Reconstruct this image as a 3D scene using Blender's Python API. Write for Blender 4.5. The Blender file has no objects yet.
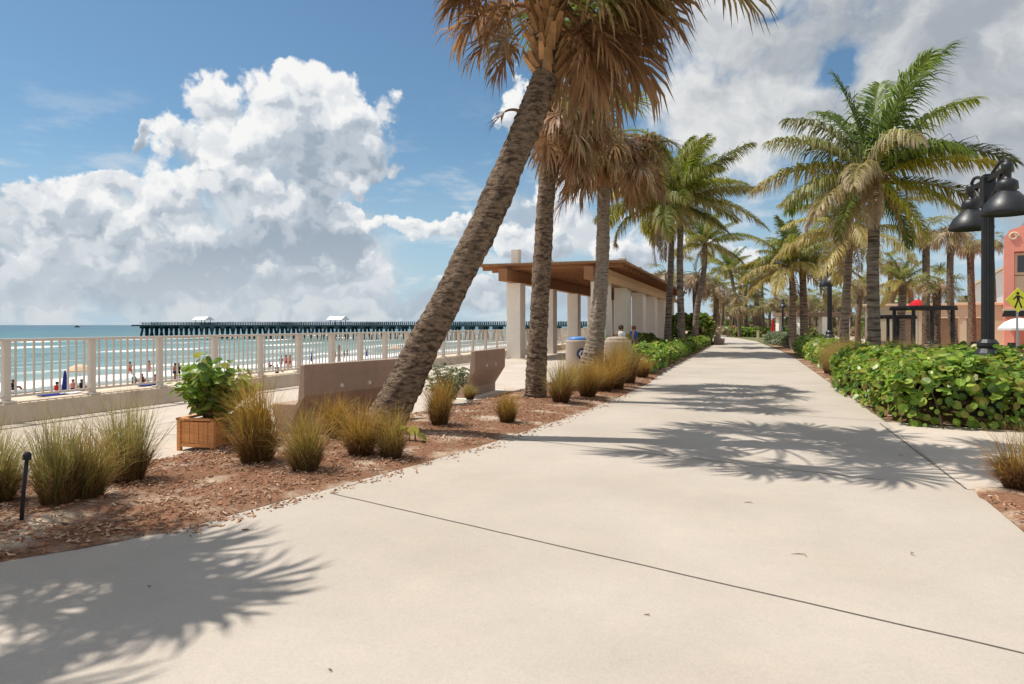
import bpy, bmesh, math, random
import numpy as np
from mathutils import Vector, Matrix, noise as mnoise

random.seed(7)
RNG = np.random.default_rng(7)
F = 683.0            # focal length in pixels (24 mm on 36 mm)
CAMH = 1.65
HOR = 325.0
TH = math.atan(236 / F)          # heading of the promenade, right of straight ahead
ST, CT = math.sin(TH), math.cos(TH)
PI = math.pi
rad = math.radians

sc = bpy.context.scene
COL = sc.collection

# ------------------------------------------------------------------ places
def P(u, t, z=0.0):
    return Vector((u * CT + t * ST, -u * ST + t * CT, z))
def UT(x, y):
    return (x * CT - y * ST, x * ST + y * CT)
def G(px, py, z=0.0):
    Y = F * (CAMH - z) / (py - HOR)
    return Vector(((px - 512) / F * Y, Y, z))
def AT(px, Y, z=0.0):
    return Vector(((px - 512) / F * Y, Y, z))
def ZY(py, Y):
    return CAMH + (HOR - py) * Y / F

# ------------------------------------------------------------------ objects
def tag(o, label=None, cat=None, group=None, kind=None):
    if label: o['label'] = label
    if cat: o['category'] = cat
    if group: o['group'] = group
    if kind: o['kind'] = kind
    return o
def empty(name, loc=(0, 0, 0), rz=0.0):
    o = bpy.data.objects.new(name, None)
    o.location = loc; o.rotation_euler = (0, 0, rz)
    o.empty_display_size = 0.2
    COL.objects.link(o)
    return o
KIDS = {}
def kids(o): return KIDS.get(o.name, [])
def setp(c, p):
    c.parent = p
    KIDS.setdefault(p.name, []).append(c)
def copy_tree(o, parent=None):
    c = o.copy(); COL.objects.link(c)
    c.parent = None
    if parent is not None: setp(c, parent)
    for k in list(kids(o)): copy_tree(k, c)
    return c

class MB:
    def __init__(s):
        s.v = []; s.f = []; s.c = []; s.n = 0
    def add(s, v, f, col=None):
        v = np.asarray(v, float).reshape(-1, 3)
        s.v.append(v)
        s.f.extend([[i + s.n for i in q] for q in f])
        if col is None: col = (1, 1, 1)
        c = np.asarray(col, float)
        if c.ndim == 1: c = np.tile(c, (len(v), 1))
        s.c.append(c)
        s.n += len(v)
    def box(s, x0, x1, y0, y1, z0, z1, col=None, m=None):
        v = [(x, y, z) for z in (z0, z1) for y in (y0, y1) for x in (x0, x1)]
        if m is not None: v = [m @ Vector(q) for q in v]
        s.add(v, [(0, 2, 3, 1), (4, 5, 7, 6), (0, 1, 5, 4), (2, 6, 7, 3), (0, 4, 6, 2), (1, 3, 7, 5)], col)
    def bar(s, a, b, w, h, col=None):
        a = Vector(a); b = Vector(b); d = b - a; L = d.length
        q = d.to_track_quat('X', 'Z').to_matrix().to_4x4()
        s.box(0, L, -w / 2, w / 2, -h / 2, h / 2, col, Matrix.Translation(a) @ q)
    def tube(s, pts, radii, n=10, col=None, cap=True, cols=None):
        pts = [Vector(p) for p in pts]
        k = len(pts); V = []
        t = (pts[1] - pts[0]).normalized()
        ref = Vector((0, 1, 0)) if abs(t.z) > .7 else Vector((0, 0, 1))
        x = t.cross(ref).normalized()
        C = []
        for i in range(k):
            t = (pts[min(i + 1, k - 1)] - pts[max(i - 1, 0)]).normalized()
            x = (x - t * x.dot(t)).normalized(); y = t.cross(x)
            r = radii[i] if hasattr(radii, '__len__') else radii
            for j in range(n):
                a = 2 * PI * j / n
                rr = r[j] if hasattr(r, '__len__') else r
                V.append(pts[i] + (x * math.cos(a) + y * math.sin(a)) * rr)
                if cols is not None: C.append(cols[i])
        fs = [(i * n + j, i * n + (j + 1) % n, (i + 1) * n + (j + 1) % n, (i + 1) * n + j) for i in range(k - 1) for j in range(n)]
        if cap:
            fs.append(tuple(range(n - 1, -1, -1))); fs.append(tuple((k - 1) * n + j for j in range(n)))
        s.add([tuple(q) for q in V], fs, C if cols is not None else col)
    def lathe(s, prof, n=24, col=None, c=(0, 0, 0)):
        V = []; k = len(prof)
        for r, z in prof:
            for j in range(n):
                a = 2 * PI * j / n
                V.append((c[0] + r * math.cos(a), c[1] + r * math.sin(a), c[2] + z))
        fs = [(i * n + j, i * n + (j + 1) % n, (i + 1) * n + (j + 1) % n, (i + 1) * n + j) for i in range(k - 1) for j in range(n)]
        s.add(V, fs, col)
    def prism(s, poly, axis, a, b, col=None, m=None):
        """poly in the two other axes, extruded along axis from a to b"""
        k = len(poly); V = []
        for e in (a, b):
            for p, q in poly:
                if axis == 'x': w = (e, p, q)
                elif axis == 'y': w = (p, e, q)
                else: w = (p, q, e)
                V.append(tuple(m @ Vector(w)) if m is not None else w)
        fs = [tuple(range(k)), tuple(range(2 * k - 1, k - 1, -1))] + [(i, i + k, (i + 1) % k + k, (i + 1) % k) for i in range(k)]
        s.add(V, fs, col)
    def build(s, name, m, parent=None, smooth=False, bevel=0, loc=None, rz=0.0):
        me = bpy.data.meshes.new(name)
        v = np.concatenate(s.v) if s.v else np.zeros((0, 3))
        me.from_pydata(v.tolist(), [], s.f)
        a = me.color_attributes.new('Col', 'FLOAT_COLOR', 'POINT')
        c = np.concatenate(s.c) if s.c else np.zeros((0, 3))
        a.data.foreach_set('color', np.concatenate([c, np.ones((len(c), 1))], 1).astype(np.float32).ravel())
        if smooth: me.polygons.foreach_set('use_smooth', [True] * len(me.polygons))
        me.materials.append(m)
        me.update()
        o = bpy.data.objects.new(name, me); COL.objects.link(o)
        if parent is not None: setp(o, parent)
        if loc is not None: o.location = loc
        if rz: o.rotation_euler = (0, 0, rz)
        if not smooth or bevel:
            bm = bmesh.new(); bm.from_mesh(me); bmesh.ops.recalc_face_normals(bm, faces=bm.faces); bm.to_mesh(me); bm.free()
        if bevel:
            md = o.modifiers.new('edge', 'BEVEL'); md.width = bevel; md.segments = 2; md.limit_method = 'ANGLE'
        return o

# ------------------------------------------------------------------ materials
def nodes_of(m):
    m.use_nodes = True
    return m.node_tree.nodes, m.node_tree.links
def mat(name, col, rough=.7, spec=.3, var=0.0, vscale=4.0, bump=0.0, bscale=40.0, attr=False, trans=0.0, metal=0.0,
        stretch=None, detail=6, bdist=.02, col2=None, c2scale=None, c2lo=.45, c2hi=.6):
    m = bpy.data.materials.new(name); N, L = nodes_of(m)
    b = N['Principled BSDF']
    b.inputs['Roughness'].default_value = rough
    b.inputs['Specular IOR Level'].default_value = spec
    b.inputs['Metallic'].default_value = metal
    tc = N.new('ShaderNodeTexCoord')
    vec = tc.outputs['Object']
    if stretch:
        mp = N.new('ShaderNodeMapping'); mp.inputs['Scale'].default_value = stretch
        L.new(vec, mp.inputs['Vector']); vec = mp.outputs[0]
    if attr:
        at = N.new('ShaderNodeVertexColor'); at.layer_name = 'Col'; cs = at.outputs['Color']
    else:
        r = N.new('ShaderNodeRGB'); r.outputs[0].default_value = (*col, 1); cs = r.outputs[0]
    if col2:
        nz = N.new('ShaderNodeTexNoise'); nz.inputs['Scale'].default_value = c2scale or vscale; nz.inputs['Detail'].default_value = detail
        L.new(vec, nz.inputs['Vector'])
        mr = N.new('ShaderNodeMapRange'); mr.inputs[1].default_value = c2lo; mr.inputs[2].default_value = c2hi; mr.interpolation_type = 'SMOOTHSTEP'
        L.new(nz.outputs[0], mr.inputs[0])
        mx = N.new('ShaderNodeMix'); mx.data_type = 'RGBA'
        L.new(mr.outputs[0], mx.inputs[0]); L.new(cs, mx.inputs[6]); mx.inputs[7].default_value = (*col2, 1); cs = mx.outputs[2]
    if var:
        nz = N.new('ShaderNodeTexNoise'); nz.inputs['Scale'].default_value = vscale; nz.inputs['Detail'].default_value = detail; nz.inputs['Roughness'].default_value = .65
        L.new(vec, nz.inputs['Vector'])
        mr = N.new('ShaderNodeMapRange'); mr.inputs[1].default_value = .25; mr.inputs[2].default_value = .75
        mr.inputs[3].default_value = 1 - var; mr.inputs[4].default_value = 1 + var
        L.new(nz.outputs[0], mr.inputs[0])
        mx = N.new('ShaderNodeVectorMath'); mx.operation = 'SCALE'
        L.new(cs, mx.inputs[0]); L.new(mr.outputs[0], mx.inputs['Scale']); cs = mx.outputs[0]
    L.new(cs, b.inputs['Base Color'])
    if bump:
        nz = N.new('ShaderNodeTexNoise'); nz.inputs['Scale'].default_value = bscale; nz.inputs['Detail'].default_value = 8
        L.new(vec, nz.inputs['Vector'])
        bp = N.new('ShaderNodeBump'); bp.inputs['Strength'].default_value = bump; bp.inputs['Distance'].default_value = bdist
        L.new(nz.outputs[0], bp.inputs['Height']); L.new(bp.outputs[0], b.inputs['Normal'])
    if trans:
        tr = N.new('ShaderNodeBsdfTranslucent'); L.new(cs, tr.inputs['Color'])
        ms = N.new('ShaderNodeMixShader'); ms.inputs[0].default_value = trans
        out = N['Material Output']
        L.new(b.outputs[0], ms.inputs[1]); L.new(tr.outputs[0], ms.inputs[2]); L.new(ms.outputs[0], out.inputs['Surface'])
    return m

M = {}
M['leaf'] = mat('leaf', (0, 0, 0), .42, .4, attr=True, trans=.5, var=.15, vscale=3)
M['fan'] = mat('fan_leaf', (0, 0, 0), .5, .3, attr=True, trans=.38, var=.2, vscale=5)
M['seagrape'] = mat('sea_grape_leaf', (0, 0, 0), .36, .4, attr=True, trans=.45, var=.18, vscale=6)
M['grass'] = mat('grass_blade', (0, 0, 0), .6, .2, attr=True, trans=.45)
M['bark'] = mat('palm_bark', (.25, .178, .125), .9, .1, var=.6, vscale=11, bump=1.0, bscale=26, stretch=(1, 1, 2.6), col2=(.085, .06, .045), c2scale=8, c2lo=.44, c2hi=.66, bdist=.05)
M['bark_pale'] = mat('pale_palm_bark', (.34, .275, .215), .9, .1, var=.5, vscale=8, bump=.9, bscale=25, stretch=(1, 1, 4), col2=(.15, .11, .085), c2scale=6, c2lo=.5, c2hi=.7, bdist=.04)
M['coco_bark'] = mat('ringed_coconut_bark', (.27, .215, .17), .85, .15, var=.5, vscale=6, bump=.9, bscale=16, stretch=(.5, .5, 5), col2=(.10, .075, .06), c2scale=3.5, c2lo=.48, c2hi=.66, bdist=.04)
M['boot'] = mat('leaf_base_fibre', (0, 0, 0), .9, .1, attr=True, var=.3, vscale=12)
M['wood_stem'] = mat('stem_wood', (.16, .11, .07), .9, .1, var=.3, vscale=10)
M['mulch_chip'] = mat('mulch_chip', (0, 0, 0), .9, .1, attr=True)
M['rail'] = mat('rail_paint', (.60, .54, .475), .45, .4, var=.06, vscale=3)
M['kerb'] = mat('kerb_concrete', (.60, .49, .37), .9, .2, var=.16, vscale=2.5, bump=.25, bscale=60, col2=(.40, .31, .22), c2scale=1.5, c2lo=.5, c2hi=.8)
M['stucco'] = mat('cream_stucco', (.84, .78, .70), .9, .2, var=.05, vscale=2, bump=.15, bscale=80)
M['timber'] = mat('timber', (.29, .135, .06), .6, .3, var=.3, vscale=3, bump=.2, bscale=14, stretch=(6, .5, 6))
M['timber_pale'] = mat('pale_timber', (.58, .36, .18), .6, .3, var=.22, vscale=3, bump=.2, bscale=14, stretch=(6, .5, 6))
M['roof_slat'] = mat('roof_slat', (.30, .20, .12), .8, .2, var=.3, vscale=2)
M['bench'] = mat('bench_concrete', (.41, .285, .215), .85, .25, var=.14, vscale=5, bump=.2, bscale=120)
M['plug'] = mat('plug', (.75, .7, .62), .6)
M['planter'] = mat('planter_wood', (.70, .31, .11), .55, .3, var=.3, vscale=4, bump=.25, bscale=12, stretch=(1, 1, 12))
M['soil'] = mat('soil', (.10, .07, .05), .95, .05, var=.4, vscale=20)
M['black'] = mat('black_paint', (.02, .021, .024), .42, .45, var=.3, vscale=5, bump=.08, bscale=30)
M['blackdull'] = mat('dull_black', (.02, .02, .022), .6, .3)
M['lampglass'] = mat('lamp_glass', (.75, .74, .7), .3, .5)
M['bin'] = mat('bin_aggregate', (.42, .34, .28), .9, .2, var=.2, vscale=60, bump=.4, bscale=150)
M['binblue'] = mat('bin_lid_blue', (.10, .25, .55), .4, .4)
M['binsign'] = mat('recycle_disc', (.02, .05, .12), .4)
M['white'] = mat('white_paint', (.82, .82, .8), .5, .3)
M['pier'] = mat('pier_concrete', (.055, .095, .11), .9, .1, var=.3, vscale=.4)
M['pierdark'] = mat('pier_pile', (.04, .065, .075), .9, .1, var=.3, vscale=.6)
M['coral'] = mat('coral_stucco', (.88, .34, .26), .85, .2, var=.08, vscale=1.2)
M['cream'] = mat('cream_panel', (.78, .62, .44), .85, .2, var=.06, vscale=1)
M['tan'] = mat('tan_stucco', (.60, .56, .42), .9, .2, var=.1, vscale=.8)
M['tandark'] = mat('brown_door', (.22, .15, .10), .7, .2, var=.15, vscale=2)
M['greyroof'] = mat('grey_roof', (.36, .36, .37), .8, .2, var=.08, vscale=.8)
M['redtile'] = mat('red_tile', (.45, .13, .08), .8, .2, var=.25, vscale=4)
M['glass'] = mat('window_glass', (.05, .06, .07), .08, .6)
M['sign'] = mat('sign_yellow', (.72, .74, .05), .45, .4)
M['metal'] = mat('galvanised', (.35, .35, .35), .45, .5, metal=.5)
M['red'] = mat('red_cloth', (.55, .02, .03), .8, .1)
M['bluecloth'] = mat('blue_cloth', (.02, .035, .22), .8, .1)
M['beige'] = mat('beige_cloth', (.65, .5, .35), .85, .1)
M['skin'] = mat('skin', (.45, .22, .14), .6, .2)
M['skin2'] = mat('tanned_skin', (.28, .12, .07), .6, .2)
M['hair'] = mat('hair', (.025, .015, .01), .6, .3)
M['hairred'] = mat('auburn_hair', (.20, .04, .025), .6, .3)
M['stone'] = mat('far_wall_stone', (.36, .28, .24), .9, .1, var=.15, vscale=1)

CLOTH = {}
def cloth(c):
    if c not in CLOTH:
        CLOTH[c] = mat('cloth', {'red': (.5, .04, .04), 'navy': (.02, .03, .09), 'white': (.75, .75, .75), 'blue': (.05, .12, .4),
                                 'teal': (.04, .25, .28), 'black': (.02, .02, .02), 'pink': (.6, .2, .25)}[c], .85, .1)
    return CLOTH[c]

# ------------------------------------------------------------------ ground materials
def concrete(name, base, warm, scale=1.0):
    m = bpy.data.materials.new(name); N, L = nodes_of(m); b = N['Principled BSDF']
    b.inputs['Roughness'].default_value = .85; b.inputs['Specular IOR Level'].default_value = .25
    tc = N.new('ShaderNodeTexCoord')
    def nz(s, d=8, r=.6):
        n = N.new('ShaderNodeTexNoise'); n.inputs['Scale'].default_value = s; n.inputs['Detail'].default_value = d; n.inputs['Roughness'].default_value = r
        L.new(tc.outputs['Object'], n.inputs['Vector']); return n.outputs[0]
    def mr(x, a, c, lo, hi):
        n = N.new('ShaderNodeMapRange'); n.inputs[1].default_value = a; n.inputs[2].default_value = c; n.inputs[3].default_value = lo; n.inputs[4].default_value = hi
        L.new(x, n.inputs[0]); return n.outputs[0]
    mx = N.new('ShaderNodeMix'); mx.data_type = 'RGBA'; mx.inputs[6].default_value = (*base, 1); mx.inputs[7].default_value = (*warm, 1)
    L.new(mr(nz(.55 * scale, 6), .35, .65, 0, 1), mx.inputs[0])
    def mul(a, bb):
        n = N.new('ShaderNodeMath'); n.operation = 'MULTIPLY'; L.new(a, n.inputs[0]); L.new(bb, n.inputs[1]); return n.outputs[0]
    f = mul(mr(nz(2.2, 9, .7), .3, .7, .93, 1.06), mr(nz(70, 4, .6), .3, .7, .93, 1.07))
    f = mul(f, mr(nz(260, 2, .5), .3, .75, 1.05, .88))
    f = mul(f, mr(nz(14, 5, .7), .66, .78, 1.0, .86))
    f = mul(f, mr(nz(.33, 7, .68), .3, .7, .90, 1.07)); f = mul(f, mr(nz(5.5, 7, .75), .62, .72, 1.0, .90))
    sc_ = N.new('ShaderNodeVectorMath'); sc_.operation = 'SCALE'; L.new(mx.outputs[2], sc_.inputs[0]); L.new(f, sc_.inputs['Scale'])
    L.new(sc_.outputs[0], b.inputs['Base Color'])
    bp = N.new('ShaderNodeBump'); bp.inputs['Strength'].default_value = .25; bp.inputs['Distance'].default_value = .006
    L.new(nz(120, 6, .7), bp.inputs['Height']); L.new(bp.outputs[0], b.inputs['Normal'])
    return m
M['path'] = concrete('path_concrete', (.505, .442, .375), (.455, .392, .325))
M['plaza'] = concrete('plaza_concrete', (.59, .505, .42), (.52, .44, .36))
M['joint'] = mat('joint_sealant', (.15, .13, .11), .9, .1, var=.3, vscale=8)
M['mulch'] = mat('mulch_ground', (.235, .125, .075), .95, .05, var=.5, vscale=30, bump=1.0, bscale=45, col2=(.50, .39, .29), c2scale=1.6, c2lo=.48, c2hi=.70)
M['sand'] = mat('sand', (.66, .53, .40), .95, .1, var=.12, vscale=.6, bump=.3, bscale=6)
M['earth'] = mat('earth', (.20, .17, .10), .95, .05, var=.4, vscale=.5, col2=(.10, .13, .04), c2scale=.25)
M['seawall'] = M['kerb']

# ------------------------------------------------------------------ setting
def sheet(name, poly, z, m, th=0.0):
    mb = MB(); mb.add([(p[0], p[1], z) for p in poly], [tuple(range(len(poly)))])
    o = mb.build(name, m); o['kind'] = 'structure'
    return o
RO = -TH
def road_sheet(name, poly, z, m):
    mb = MB(); mb.add([(p[0], p[1], z) for p in poly], [tuple(range(len(poly)))])
    o = mb.build(name, m, rz=RO); o['kind'] = 'structure'
    return o
ground = road_sheet('ground', [(-12.2, -60), (900, -60), (900, 2500), (-12.2, 2500)], 0, M['earth'])
# path edges
def edge_left():
    px = [(0, 563), (100, 547), (200, 525), (300, 497), (400, 470), (480, 447), (560, 420), (620, 397), (650, 383)]
    pts = [UT(*G(x, y)[:2]) for x, y in px]
    out = [(-7.6, -1.0), (-6.6, 1.2), (-5.6, 2.4)] + pts + [(-2.78, 24), (-2.8, 55), (-3.2, 68), (-5.5, 90), (-11, 112)]
    return out
EL = edge_left()
er = [(2.0, -12), (2.05, 6.0), (2.2, 10), (2.2, 38), (2.0, 46), (1.4, 59), (.8, 73), (-1.2, 90), (-6, 112)]
plaza = road_sheet('plaza', [(-12.2, -40), (-3.0, -40), (-3.0, 160), (-12.2, 160)], .004, M['plaza'])
pathp = [(-7.6, -12)] + EL + er[::-1]
path = road_sheet('path', pathp, .008, M['path'])
# pavement turning off to the right, and the sunny pavement behind the planting
a, b_, c_ = UT(*G(905, 428)[:2]), UT(*G(1010, 434)[:2]), UT(*G(962, 488)[:2])
road_sheet('side_pavement', [(2.06, c_[1] - .1), (2.2, 12.95), (6, 13.3), (30, 13.5), (30, -3), (8, 4.6), (3.4, c_[1] - .35), (2.6, c_[1] - .05)], .012, M['plaza'])
road_sheet('pavement', [(8.5, 6), (60, 6), (60, 140), (11, 140), (9, 40)], .008, M['plaza'])

# expansion joints: narrow strips of dark sealant lying in the concrete
jm = MB()
def joint(p0, p1, w=.014, z=.0115):
    p0 = Vector((*p0, 0)); p1 = Vector((*p1, 0)); d = (p1 - p0); n = Vector((-d.y, d.x, 0)).normalized() * w / 2
    k = max(2, int(d.length / .25)); V = []
    for i in range(k + 1):
        q = p0 + d * i / k + n * .5 * random.uniform(-1, 1)
        V += [(q.x - n.x, q.y - n.y, z), (q.x + n.x, q.y + n.y, z)]
    jm.add(V, [(2 * i, 2 * i + 2, 2 * i + 3, 2 * i + 1) for i in range(k)])
def gj(a, b, w=.014, z=.0115): joint(G(*a)[:2], G(*b)[:2], w, z)
gj((330, 494), (1024, 655)); 
q = P(2.1, 2.4); joint(G(505, 438)[:2], G(884, 481)[:2]); 
for t in (13.6, 18, 22.5, 27, 31.5, 36, 40.5, 45, 50, 55):
    joint(P(-2.8, t + 1.1 * max(0, (18 - t) / 8))[:2], P(2.2, t - .5)[:2], .014)
p0 = P(2.2, 13.0); joint(G(880, 424)[:2], G(966, 490)[:2], .016, .0155)
for i in range(9):
    t = 8 + i * 3.2; joint(P(-12, t)[:2], P(-6.4 + .1 * i, t)[:2], .012, .0075)
joint(P(-9.2, 2)[:2], P(-9.2, 60)[:2], .012, .0075)
jo = jm.build('path_joints', M['joint']); jo['kind'] = 'structure'

# mulch beds
def bed(name, left, right, nt, nu, dome=.07):
    """left/right: polylines in road coords; resampled and joined by a domed grid"""
    def res(pl, k):
        pl = [Vector(p) for p in pl]; d = [0]
        for i in range(1, len(pl)): d.append(d[-1] + (pl[i] - pl[i - 1]).length)
        out = []
        for j in range(k):
            s = d[-1] * j / (k - 1); i = max(1, next((i for i in range(1, len(d)) if d[i] >= s - 1e-9), len(d) - 1))
            f = (s - d[i - 1]) / max(1e-6, d[i] - d[i - 1]); out.append(pl[i - 1].lerp(pl[i], f))
        return out
    A = res(left, nt); B = res(right, nt); mb = MB(); V = []
    for i in range(nt):
        for j in range(nu):
            f = j / (nu - 1); p = A[i].lerp(B[i], f)
            n = mnoise.noise(Vector((p.x * 3, p.y * 3, 0)))
            e = min(f, 1 - f) * 6; e = min(1, e)
            n2 = mnoise.noise(Vector((p.x * 9, p.y * 9, 4)))
            z = (.0095 if j in (0, nu - 1) else .014) + dome * math.sin(PI * f) ** .6 * .8 + .02 * n * e + .012 * n2 * e
            jit = .05 * mnoise.noise(Vector((p.x * 5, p.y * 5, 9))) if j in (0, nu - 1) else 0
            V.append((p.x + jit, p.y, z))
    fs = [(i * nu + j, i * nu + j + 1, (i + 1) * nu + j + 1, (i + 1) * nu + j) for i in range(nt - 1) for j in range(nu - 1)]
    mb.add(V, fs); o = mb.build(name, M['mulch'], smooth=True, rz=RO); o['kind'] = 'structure'
    return A, B
edR = EL[2:12] + [(-2.79, 24), (-2.77, 40), (-2.76, 62)]
edL = [(-8.6, 2.5), (-7.6, 5), UT(*G(160, 461)[:2]), UT(*G(230, 442)[:2]), UT(*G(300, 428)[:2]), UT(*G(416, 414)[:2]), UT(*G(460, 405)[:2]), (-5.3, 19), (-5.2, 24), (-5.3, 40), (-5.4, 62)]
bed('mulch_bed_floor', edL, edR, 160, 22)
rb_r = [(3.3, 2.2), (3.35, 4.2), UT(*G(1040, 478)[:2]), (3.1, c_[1] - .25)]
bed('corner_bed_floor', [(2.07, 1.0), (2.07, 3.5), (2.07, 5.0), (2.1, c_[1] - .06)], [(3.6, 1.0), (3.7, 3.5), (3.5, 4.6), (2.6, c_[1] - .1)], 40, 10, .05)
bed('right_bed_floor', [(2.25, 12.98), (2.22, 20), (2.22, 40), (1.5, 66)], [(7.2, 11.6), (8.3, 20), (8.6, 40), (9, 66)], 60, 16, .05)

# loose bark chips
def chips(name, poly_fn, n, label):
    mb = MB(); V = []; Fc = []; C = []
    pal = np.array([(.40, .20, .115), (.32, .14, .08), (.48, .29, .18), (.17, .09, .06), (.56, .42, .30), (.42, .22, .125)])
    k = 0
    while k < n:
        p = poly_fn()
        if p is None: continue
        L = random.uniform(.015, .065); w = random.uniform(.006, .018); h = random.uniform(.003, .01)
        a = random.uniform(0, PI); tl = random.uniform(-.35, .35)
        dx, dy, dz = math.cos(a) * L * math.cos(tl), math.sin(a) * L * math.cos(tl), math.sin(tl) * L
        nx, ny = -math.sin(a) * w, math.cos(a) * w
        b0 = len(V)
        for s1, s2, s3 in ((-1, -1, 0), (1, -1, 0), (1, 1, 0), (-1, 1, 0), (-.8, -.6, 1), (.9, -.7, 1), (.7, .8, 1), (-.9, .6, 1)):
            V.append((p.x + dx * s1 * .5 + nx * s2 * .5, p.y + dy * s1 * .5 + ny * s2 * .5, p.z + abs(dz) * .4 + dz * s1 * .5 + h * s3))
        Fc += [(b0 + 4, b0 + 5, b0 + 6, b0 + 7), (b0, b0 + 1, b0 + 5, b0 + 4), (b0 + 1, b0 + 2, b0 + 6, b0 + 5), (b0 + 2, b0 + 3, b0 + 7, b0 + 6), (b0 + 3, b0, b0 + 4, b0 + 7)]
        C += [pal[random.randrange(len(pal))] * random.uniform(.8, 1.25)] * 8
        k += 1
    mb.add(V, Fc, C); o = mb.build(name, M['mulch_chip']); tag(o, label, 'mulch', kind='stuff'); return o
def interp(pl, t):
    for i in range(1, len(pl)):
        if pl[i][1] >= t:
            f = (t - pl[i - 1][1]) / max(1e-6, pl[i][1] - pl[i - 1][1]); return pl[i - 1][0] + f * (pl[i][0] - pl[i - 1][0])
    return pl[-1][0]
def bedpt():
    t = 3.0 + 21 * random.random() ** 1.7
    l = interp(sorted(edL, key=lambda p: p[1]), t); r = interp(sorted(edR, key=lambda p: p[1]), t)
    f = random.random()
    if mnoise.noise(Vector((t * .8, f * 4, 3))) < -.15 and random.random() < .7: return None
    if f > .97 - .06 * mnoise.noise(Vector((t * 2, 0, 1))) and random.random() < .8: return None
    p = P(l + (r - l) * f, t); p.z = .014 + .07 * .8 * math.sin(PI * f) ** .6 + .006
    return p
chips('bark_mulch', bedpt, 15000, 'reddish bark chips spread over the planting bed between path and benches')
def cornpt():
    u = random.uniform(2.12, 3.4); t = random.uniform(2.5, c_[1] - .1)
    if u > 3.4 - max(0, (t - 4)) * .35: return None
    p = P(u, t, .05); return p
chips('bark_mulch', cornpt, 2200, 'reddish bark chips in the corner bed beside the side pavement')
def spillpt():
    t = 4.2 + 12 * random.random() ** 1.5
    r = interp(sorted(edR, key=lambda p: p[1]), t); return P(r + .02 + abs(random.gauss(0, .12)), t, .010)
chips('loose_litter', spillpt, 500, 'scattered bark crumbs lying along the left edge of the path')

def litpt():
    t = 2.5 + 26 * random.random() ** 1.6; u = random.uniform(-3.6, 2.1); return P(u, t, .009)
lm = MB()
for i in range(16):
    q = litpt(); a = random.uniform(0, PI); L_ = random.uniform(.02, .09); pts = [q + Vector((math.cos(a + .5 * j) * L_ * j * .4, math.sin(a + .5 * j) * L_ * j * .4, .004 + .006 * (j == 1))) for j in range(4)]
    lm.tube(pts, [.0015, .003, .003, .001], 4, random.choice([(.22, .12, .06), (.30, .2, .1), (.12, .08, .05)]))
tag(lm.build('leaf_litter', M['mulch_chip']), 'dry twigs and leaf crumbs scattered over the concrete path', 'litter', kind='stuff')

# beach + sea (local x = u, local y = t)
def beach_z(w): return -2.9 - .62 * (w - 12) / 42 if w < 54 else -3.52 - (w - 54) * .05
mb = MB()
us = [-12.2] + [-(14 + 2 * i) for i in range(30)]
V = []; ts = [-60 + 5 * i for i in range(150)]
for u in us:
    for t in ts: V.append((u, t, beach_z(-u) + .07 * mnoise.noise(Vector((u * .3, t * .3, 2)))))
n = len(ts)
mb.add(V, [(i * n + j, (i + 1) * n + j, (i + 1) * n + j + 1, i * n + j + 1) for i in range(len(us) - 1) for j in range(n - 1)])
o = mb.build('beach', M['sand'], smooth=True, rz=RO); o['kind'] = 'structure'
mb = MB(); mb.add([(-12.2, -60, -3.4), (-12.2, 690, -3.4), (-12.2, 690, .0), (-12.2, -60, .0)], [(0, 1, 2, 3)])
o = mb.build('seawall', M['kerb'], rz=RO); o['kind'] = 'structure'

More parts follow.
